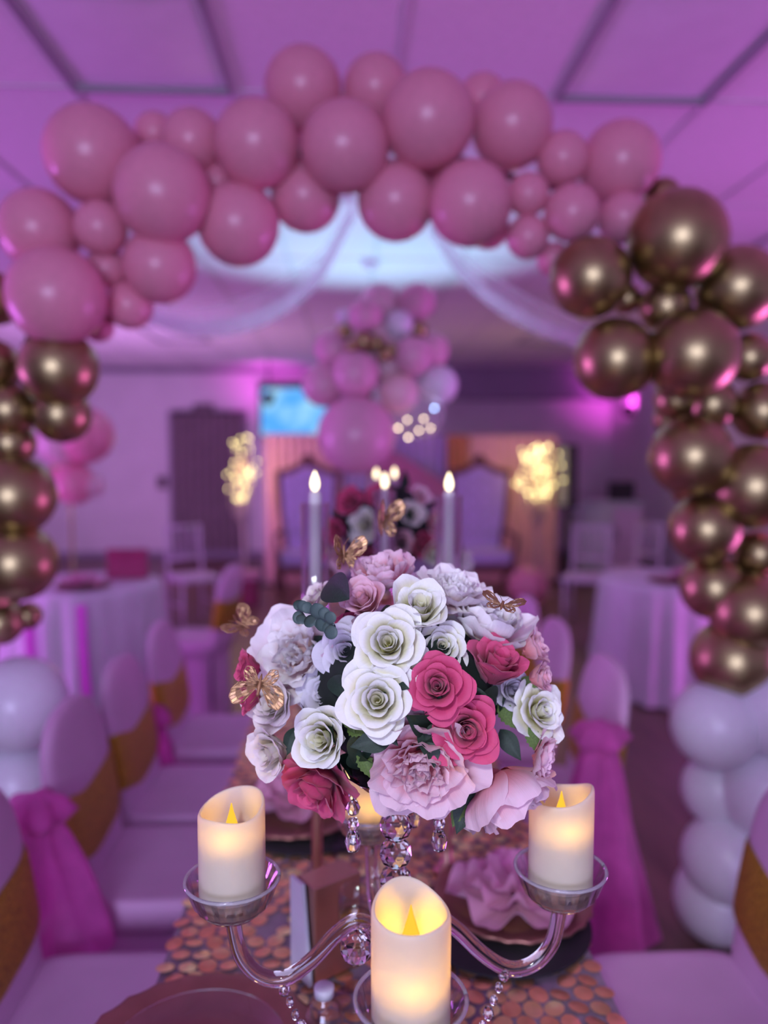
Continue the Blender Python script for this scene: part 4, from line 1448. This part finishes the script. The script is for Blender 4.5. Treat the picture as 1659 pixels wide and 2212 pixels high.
def flower(parent, name, kind, m, p, normal, R, seed, label=None, maxlayer=9, spin=None):
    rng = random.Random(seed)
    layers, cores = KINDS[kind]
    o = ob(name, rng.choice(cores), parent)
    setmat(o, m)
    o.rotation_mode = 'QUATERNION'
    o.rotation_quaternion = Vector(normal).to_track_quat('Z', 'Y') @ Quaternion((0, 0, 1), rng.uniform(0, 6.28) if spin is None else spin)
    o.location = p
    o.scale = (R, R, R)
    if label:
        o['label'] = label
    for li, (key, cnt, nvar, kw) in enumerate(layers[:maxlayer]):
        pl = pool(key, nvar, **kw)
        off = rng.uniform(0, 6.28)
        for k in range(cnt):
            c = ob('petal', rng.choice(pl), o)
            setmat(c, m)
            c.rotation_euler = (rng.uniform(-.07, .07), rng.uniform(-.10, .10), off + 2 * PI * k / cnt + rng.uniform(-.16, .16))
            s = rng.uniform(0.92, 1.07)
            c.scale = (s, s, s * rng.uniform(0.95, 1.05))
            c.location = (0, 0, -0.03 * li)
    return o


def leaf_mesh(name, L, W, m, serr=0.0, bend=0.25, ns=14):
    def fn(u, v):
        uu = 2 * u - 1
        wv = W * math.sin(PI * min(1, v) ** 0.85) * (1 - 0.25 * v) + 0.0004
        wv *= 1 + serr * abs((v * 7) % 1 - 0.5)
        return (uu * wv, v * L, 0.10 * W * 0 + bend * L * (v * (1 - v)) + 0.28 * abs(uu) * wv - 0.4 * bend * L * v * v)
    return MB().grid(fn, 6, ns, True).data(name, m)


LEAF_D = leaf_mesh('leaf', 1.0, 0.30, M['leaf_d'])
LEAF_G = leaf_mesh('leaf', 1.0, 0.24, M['leaf_g'], 0.5)


def leaf(parent, me, p, direction, normal, L, name='leaf'):
    y = Vector(direction).normalized()
    zv = Vector(normal)
    zv = (zv - y * zv.dot(y)).normalized()
    x = y.cross(zv)
    o = ob(name, me, parent)
    o.matrix_local = Matrix.Translation(p) @ Matrix((x, y, zv)).transposed().to_4x4() @ Matrix.Scale(L, 4)
    return o


# ---- the bouquet
CBQ = P(872, 1490, 0.875)
RB = 0.118
bq = thing('flower_bouquet', 'round bouquet of white, blush and hot pink flowers on the candelabra', 'bouquet', CBQ)
fm = MB().lathe([(math.sin(PI * k / 20) * RB * 0.80 + 0.0005, -math.cos(PI * k / 20) * RB * 0.80) for k in range(21)], 36, cap=False, wob=lambda a, k: 1 + 0.03 * math.sin(a * 11 + k * 2.3)).obj('moss_ball', M['foam'], bq)
fm.scale = (1.08, 1, 0.97)
camp = Vector((0, 0, CAMZ))


def on_ball(px, py, R=RB, depth_bias=0.0):
    """point of the bouquet's ball under a pixel; beyond its outline, the nearest point to the sight line"""
    d = ray(px, py).normalized()
    oc = CBQ - camp
    tca = oc.dot(d)
    d2 = oc.length_squared - tca * tca
    if d2 < R * R:
        p = camp + d * (tca - math.sqrt(R * R - d2))
    else:
        p = camp + d * tca
    return p - CBQ


# px, py, diameter px, kind, material, name, tilt of the face (dx, dz in picture, toward camera), label
FL = [
    (838, 1388, 172, 'rose', 'w_rose', 'rose', (-.05, .15), 'white rose at the upper middle of the bouquet'),
    (908, 1308, 162, 'bud', 'w_rose', 'rose', (.1, .55), 'white rose above the upper middle one'),
    (815, 1512, 172, 'rose', 'w_rose', 'rose', (-.05, .05), 'white rose at the centre of the bouquet'),
    (692, 1597, 160, 'bud', 'w_rose', 'rose', (-.35, -.05), 'white rose at the lower left'),
    (1172, 1535, 138, 'rose', 'w_rose', 'rose', (.45, .1), 'white rose at the right edge'),
    (585, 1520, 150, 'bud', 'c_rose', 'rose', (-.45, .0), 'cream rose at the left edge under a butterfly'),
    (580, 1630, 140, 'bud', 'c_rose', 'rose', (-.5, -.2), 'cream rose low at the left edge'),
    (945, 1482, 146, 'rose', 'h_rose', 'rose', (-.05, .1), 'hot pink rose right of the centre'),
    (1008, 1578, 156, 'rose', 'h_rose', 'rose', (.1, -.1), 'hot pink rose below the right of the centre'),
    (1078, 1428, 166, 'bud', 'h_rose', 'rose', (.35, .75), 'hot pink rose under the right blush peony'),
    (676, 1708, 208, 'rose', 'h_rose', 'rose', (-.35, -.55), 'hot pink rose at the bottom left'),
    (630, 1412, 218, 'peony', 'p_peony', 'peony', (-.32, .12), 'blush white peony at the upper left with a butterfly'),
    (1068, 1330, 200, 'bowl', 'p_peony', 'peony', (.35, .8), 'blush white peony at the upper right'),
    (822, 1225, 160, 'bowl', 'r_peony', 'peony', (-.15, .95), 'pink peony at the top'),
    (782, 1292, 122, 'bud', 'k_rose', 'rose', (-.3, .45), 'coral pink rose beside the dark leaf'),
    (985, 1255, 176, 'peony', 'p_peony', 'peony', (.25, .95), 'blush peony at the top right'),
    (908, 1674, 222, 'peony', 'r_peony', 'peony', (-.02, -.4), 'open pink peony at the bottom middle'),
    (1106, 1735, 226, 'bowl', 'r_peony', 'peony', (.45, -.75), 'pink peony hanging at the bottom right'),
    (1188, 1645, 110, 'peony', 'r_peony', 'peony', (.9, -.3), None),
    (1172, 1462, 92, 'bud', 'k_rose', 'rose', (.9, .1), None),
    (1160, 1398, 104, 'bud', 'k_rose', 'rose', (.9, .4), None),
    (682, 1288, 100, 'bud', 'c_rose', 'rose', (-.6, .6), 'cream rose behind the dark leaf'),
    (530, 1442, 100, 'bud', 'h_rose', 'rose', (-1, .2), None),
    (532, 1508, 90, 'bud', 'h_rose', 'rose', (-1, -.1), None),
    (748, 1405, 150, 'rose', 'l_rose', 'rose', (-.2, .15), 'lilac grey rose half hidden left of the white roses'),
    (700, 1495, 140, 'rose', 'l_rose', 'rose', (-.35, .1), None),
    (955, 1395, 120, 'rose', 'w_rose', 'rose', (.1, .2), None),
    (1110, 1490, 120, 'rose', 'l_rose', 'rose', (.35, .1), None),
]
RIGHT = Vector((math.cos(YAW), -math.sin(YAW), 0))
UPV = Vector((0, 0, 1))
for i, (px, py, d, kind, mk, nm, tl, lab) in enumerate(FL):
    back = mk == 'l_rose' or (px, py) == (955, 1395)
    rr = S(d / 2, 0.80) * (1.0 if kind == 'rose' else 1.14)
    pos = on_ball(px, py, RB * (0.80 if back else 1.06))
    toward = (camp - (CBQ + pos)).normalized()
    nrm = (toward * max(0.1, 1 - 0.55 * (abs(tl[0]) + abs(tl[1]))) + RIGHT * tl[0] + UPV * tl[1]).normalized()
    pos = pos - nrm * rr * 0.45
    flower(bq, nm, kind, M[mk], pos, nrm, rr, 100 + i, lab)
# flowers round the far side
k = 0
for el in (-0.5, 0.1, 0.65):
    for j in range(5):
        az = PI / 2 + (j - 2) * 0.62 + el * 0.4
        nrm = Vector((math.cos(az) * math.cos(el), math.sin(az) * math.cos(el), math.sin(el)))
        mk = ('w_rose', 'r_peony', 'h_rose', 'p_peony', 'k_rose')[(k * 3 + j) % 5]
        flower(bq, 'peony' if 'peony' in mk else 'rose', 'peony' if 'peony' in mk else 'rose', M[mk], nrm * RB * 0.68, nrm, 0.044, 300 + k, None, 4)
        k += 1
# leaves: px of base, px of tip
for bx, by, tx, ty, L, me in ((755, 1295, 690, 1245, .062, LEAF_D), (1075, 1520, 1120, 1570, .035, LEAF_G), (905, 1410, 950, 1440, .026, LEAF_G), (1140, 1570, 1165, 1620, .03, LEAF_G),
                              (735, 1525, 758, 1568, .03, LEAF_G), (1000, 1720, 985, 1765, .03, LEAF_G), (1125, 1465, 1160, 1480, .022, LEAF_G), (770, 1610, 775, 1680, .04, LEAF_D),
                              (790, 1570, 770, 1640, .045, LEAF_D), (850, 1590, 810, 1600, .04, LEAF_D), (640, 1570, 625, 1610, .03, LEAF_D), (1020, 1480, 1040, 1540, .04, LEAF_D),
                              (1040, 1500, 1090, 1510, .04, LEAF_D), (775, 1620, 790, 1650, .03, LEAF_G), (750, 1570, 790, 1580, .03, LEAF_G), (1080, 1575, 1110, 1620, .035, LEAF_D),
                              (1020, 1700, 1000, 1760, .045, LEAF_D), (720, 1460, 740, 1500, .035, LEAF_D)):
    p = on_ball(bx, by, RB * (1.22 if by < 1300 else 0.88))
    q = on_ball(tx, ty, RB * (1.30 if by < 1300 else 0.94))
    leaf(bq, me, p, q - p, camp - (CBQ + p), L * 1.15)
rng = random.Random(5)
for k in range(46):
    nrm = Vector((rng.gauss(0, 1), rng.gauss(0, 1), rng.gauss(0, 1))).normalized()
    tng = nrm.cross(Vector((rng.gauss(0, 1), rng.gauss(0, 1), rng.gauss(0, 1)))).normalized()
    leaf(bq, LEAF_D, nrm * RB * 0.80, tng + nrm * 0.6, nrm, rng.uniform(0.035, 0.05))
# eucalyptus sprig
sp_pts = [on_ball(x, y, RB * 1.36) for x, y in ((722, 1350), (705, 1335), (685, 1328), (660, 1322), (642, 1318))]
spg = MB().tube(sp_pts, 0.0011, 6).obj('eucalyptus_sprig', M['euca'], bq)
disc = MB().lathe([(0.0002, 0.0012), (0.5, 0.0), (0.98, 0.10), (1.0, 0.14)], 16, cap=False).data('eucalyptus_leaf', M['euca'])
for k in range(14):
    a = k / 13 * (len(sp_pts) - 1)
    i = min(int(a), len(sp_pts) - 2)
    p = sp_pts[i].lerp(sp_pts[i + 1], a - i)
    o = ob('eucalyptus_leaf', disc, spg)
    off = Vector((rng.uniform(-.004, .004), -0.003, (0.006 if k % 2 else -0.007)))
    o.location = p + off
    o.rotation_mode = 'QUATERNION'
    o.rotation_quaternion = (Vector((rng.uniform(-.6, .6), -1, rng.uniform(-.5, .7)))).to_track_quat('Z', 'Y')
    s = rng.uniform(0.0062, 0.0085)
    o.scale = (s, s, s)


# filigree butterflies: rim, veins and part of the cells
def wing_mesh(name, m, fill, seed, up=True):
    rng = random.Random(seed)
    mb = MB()
    th0, th1 = (0.02, 1.0) if up else (-1.05, -0.06)
    nt, nr = 9, 5

    def Rr(th):
        q = (th - th0) / (th1 - th0)
        e = q if up else 1 - q
        g = 0.58 + 0.42 * math.sin(PI / 2 * min(1.0, e / 0.7)) - (0.28 * ((e - 0.7) / 0.3) ** 2 if e > 0.7 else 0)
        return (1.0 if up else 0.66) * g * (1 + 0.015 * math.sin(q * 26))

    def pt(q, s):
        th = th0 + (th1 - th0) * q
        r = 0.06 + (Rr(th) - 0.06) * s
        return Vector((r * math.cos(th), r * math.sin(th), 0.012 * math.sin(s * 14 + q * 5) + 0.012 * math.sin(q * 17)))
    mb.tube([pt(i / 24, 1) for i in range(25)], 0.016, 5)
    for q in (0, 1):
        mb.tube([pt(q, i / 8) for i in range(9)], 0.016, 5)
    for i in range(1, nt):
        mb.tube([pt(i / nt, j / 6) for j in range(7)], 0.010, 4)
    for j in (2, 3, 4):
        mb.tube([pt(i / 20, j / nr + 0.03 * math.sin(i * 1.7)) for i in range(21)], 0.009, 4)
    for i in range(nt):
        for j in range(nr):
            if rng.random() < fill:
                a, b, s, e = i / nt, (i + 1) / nt, j / nr, (j + 1) / nr
                mb.add([pt(a, s), pt(b, s), pt(b, e), pt(a, e)], [(0, 1, 2, 3)])
    return mb.data(name, m)


WU = [wing_mesh('wing', M['bfly'], 0.62, 1), wing_mesh('wing', M['bfly'], 0.6, 2)]
WD = [wing_mesh('wing', M['bfly'], 0.62, 3, False), wing_mesh('wing', M['bfly'], 0.6, 4, False)]


def butterfly(parent, p, nrm, upv, size, fold, label=None, body=True):
    o = MB().lathe([(0.01, -0.32), (0.045, -0.2), (0.06, -0.02), (0.075, 0.1), (0.06, 0.22), (0.05, 0.27), (0.06, 0.32), (0.03, 0.38)], 10,
                   mtx=Matrix.Rotation(-PI / 2, 4, 'X')).tube([(0.02, 0.36, 0), (0.10, 0.52, 0.02), (0.17, 0.64, 0.05)], 0.012, 4).tube([(-0.02, 0.36, 0), (-0.10, 0.52, 0.02), (-0.17, 0.64, 0.05)], 0.012, 4).obj('butterfly', M['bfly_b'], parent)
    zv = Vector(nrm).normalized()
    y = Vector(upv)
    y = (y - zv * y.dot(zv)).normalized()
    x = y.cross(zv)
    o.matrix_local = Matrix.Translation(p) @ Matrix((x, y, zv)).transposed().to_4x4() @ Matrix.Scale(size, 4)
    if label:
        o['label'] = label
    for s in (1, -1):
        for me in (WU[0], WD[0]):
            wv = ob('wing', me, o)
            wv.matrix_local = Matrix.Diagonal((s, 1, 1, 1)) @ Matrix.Rotation(-fold, 4, 'Y')
    return o


TOC = lambda p: (camp - (CBQ + p)).normalized()
p = on_ball(572, 1450, RB * 1.5) + Vector((0, -0.045, 0))
butterfly(bq, p, TOC(p) + Vector((-.1, 0, .15)), Vector((-.15, 0, -1)), 0.032, 0.15, 'gold filigree butterfly on the left peony')
p = on_ball(1080, 1305, RB * 1.45) + Vector((0, -0.01, 0.0))
butterfly(bq, p, Vector((0.1, -.35, 1)), Vector((.3, 1, 0)), 0.028, 0.2, 'gold filigree butterfly inside the right peony')
p = on_ball(742, 1205, RB * 1.25) + Vector((0, 0.02, 0))
butterfly(bq, p, TOC(p) + Vector((.5, 0, 0)), Vector((.1, 0, 1)), 0.034, 0.7, 'copper butterfly behind the top peony')
p = on_ball(832, 1150, RB * 1.25) + Vector((0, 0.16, 0.0))
butterfly(bq, p, TOC(p) + Vector((.9, 0, 0)), Vector((.1, 0, 1)), 0.042, 1.0, 'copper butterfly standing above the bouquet')
p = on_ball(500, 1392, RB * 1.2) + Vector((0, 0.10, 0))
butterfly(bq, p, TOC(p) + Vector((0, 0, .8)), Vector((-.6, 0, .5)), 0.03, 0.3, 'gold butterfly at the far left of the bouquet')
p = on_ball(965, 1742, RB * 0.9) + Vector((0, 0.02, 0))
butterfly(bq, p, TOC(p), Vector((0, 0, -1)), 0.03, 0.3)

# ---- second arrangement farther down the table
Y2 = 1.95
C2 = P(835, 1140, Y2)
b2 = thing('flower_arrangement', 'blurred hot pink and white flower ball farther down the table', 'bouquet', C2)
MB().lathe([(math.sin(PI * k / 16) * 0.11 + 0.0005, -math.cos(PI * k / 16) * 0.11) for k in range(17)], 28, cap=False).obj('moss_ball', M['foam'], b2)
k = 0
for px, py, d, kind, mk in ((762, 1086, 66, 'rose', 'h_rose'), (736, 1146, 70, 'bud', 'h_rose'), (792, 1136, 76, 'rose', 'w_rose'), (885, 1112, 62, 'rose', 'c_rose'), (862, 1168, 62, 'rose', 'k_rose'), (908, 1172, 66, 'rose', 'h_rose'),
                            (820, 1075, 60, 'rose', 'h_rose'), (940, 1130, 66, 'peony', 'r_peony'), (930, 1190, 66, 'rose', 'w_rose'), (740, 1205, 66, 'rose', 'r_peony'), (800, 1200, 66, 'rose', 'h_rose'), (860, 1230, 66, 'rose', 'p_peony'),
                            (985, 1215, 70, 'peony', 'p_peony'), (700, 1180, 60, 'rose', 'h_rose'), (905, 1075, 50, 'rose', 'r_peony')):
    tgt = P(px, py, Y2 - 0.09) - C2
    nrm = (tgt.normalized() + Vector((0, -0.4, 0))).normalized()
    flower(b2, 'peony' if 'peony' in kind else 'rose', kind, M[mk], tgt, nrm, S(d / 2, Y2) * 1.1, 500 + k, None, 4)
    k += 1
for k in range(20):
    nrm = Vector((rng.gauss(0, 1), rng.gauss(0, 1) - .5, rng.gauss(0, 1))).normalized()
    leaf(b2, LEAF_D, nrm * 0.10, nrm + Vector((0, 0, .5)), nrm.orthogonal(), 0.06)
st = thing('flower_stand', 'rose gold stand carrying the farther flower ball', 'stand', (C2.x, C2.y, ZT))
hs = C2.z - 0.115 - ZT
MB().lathe([(0.07, 0), (0.07, 0.006), (0.015, 0.014), (0.010, 0.03), (0.010, hs - 0.03), (0.05, hs), (0.001, hs)], 24).obj('stem', M['rosegold'], st)
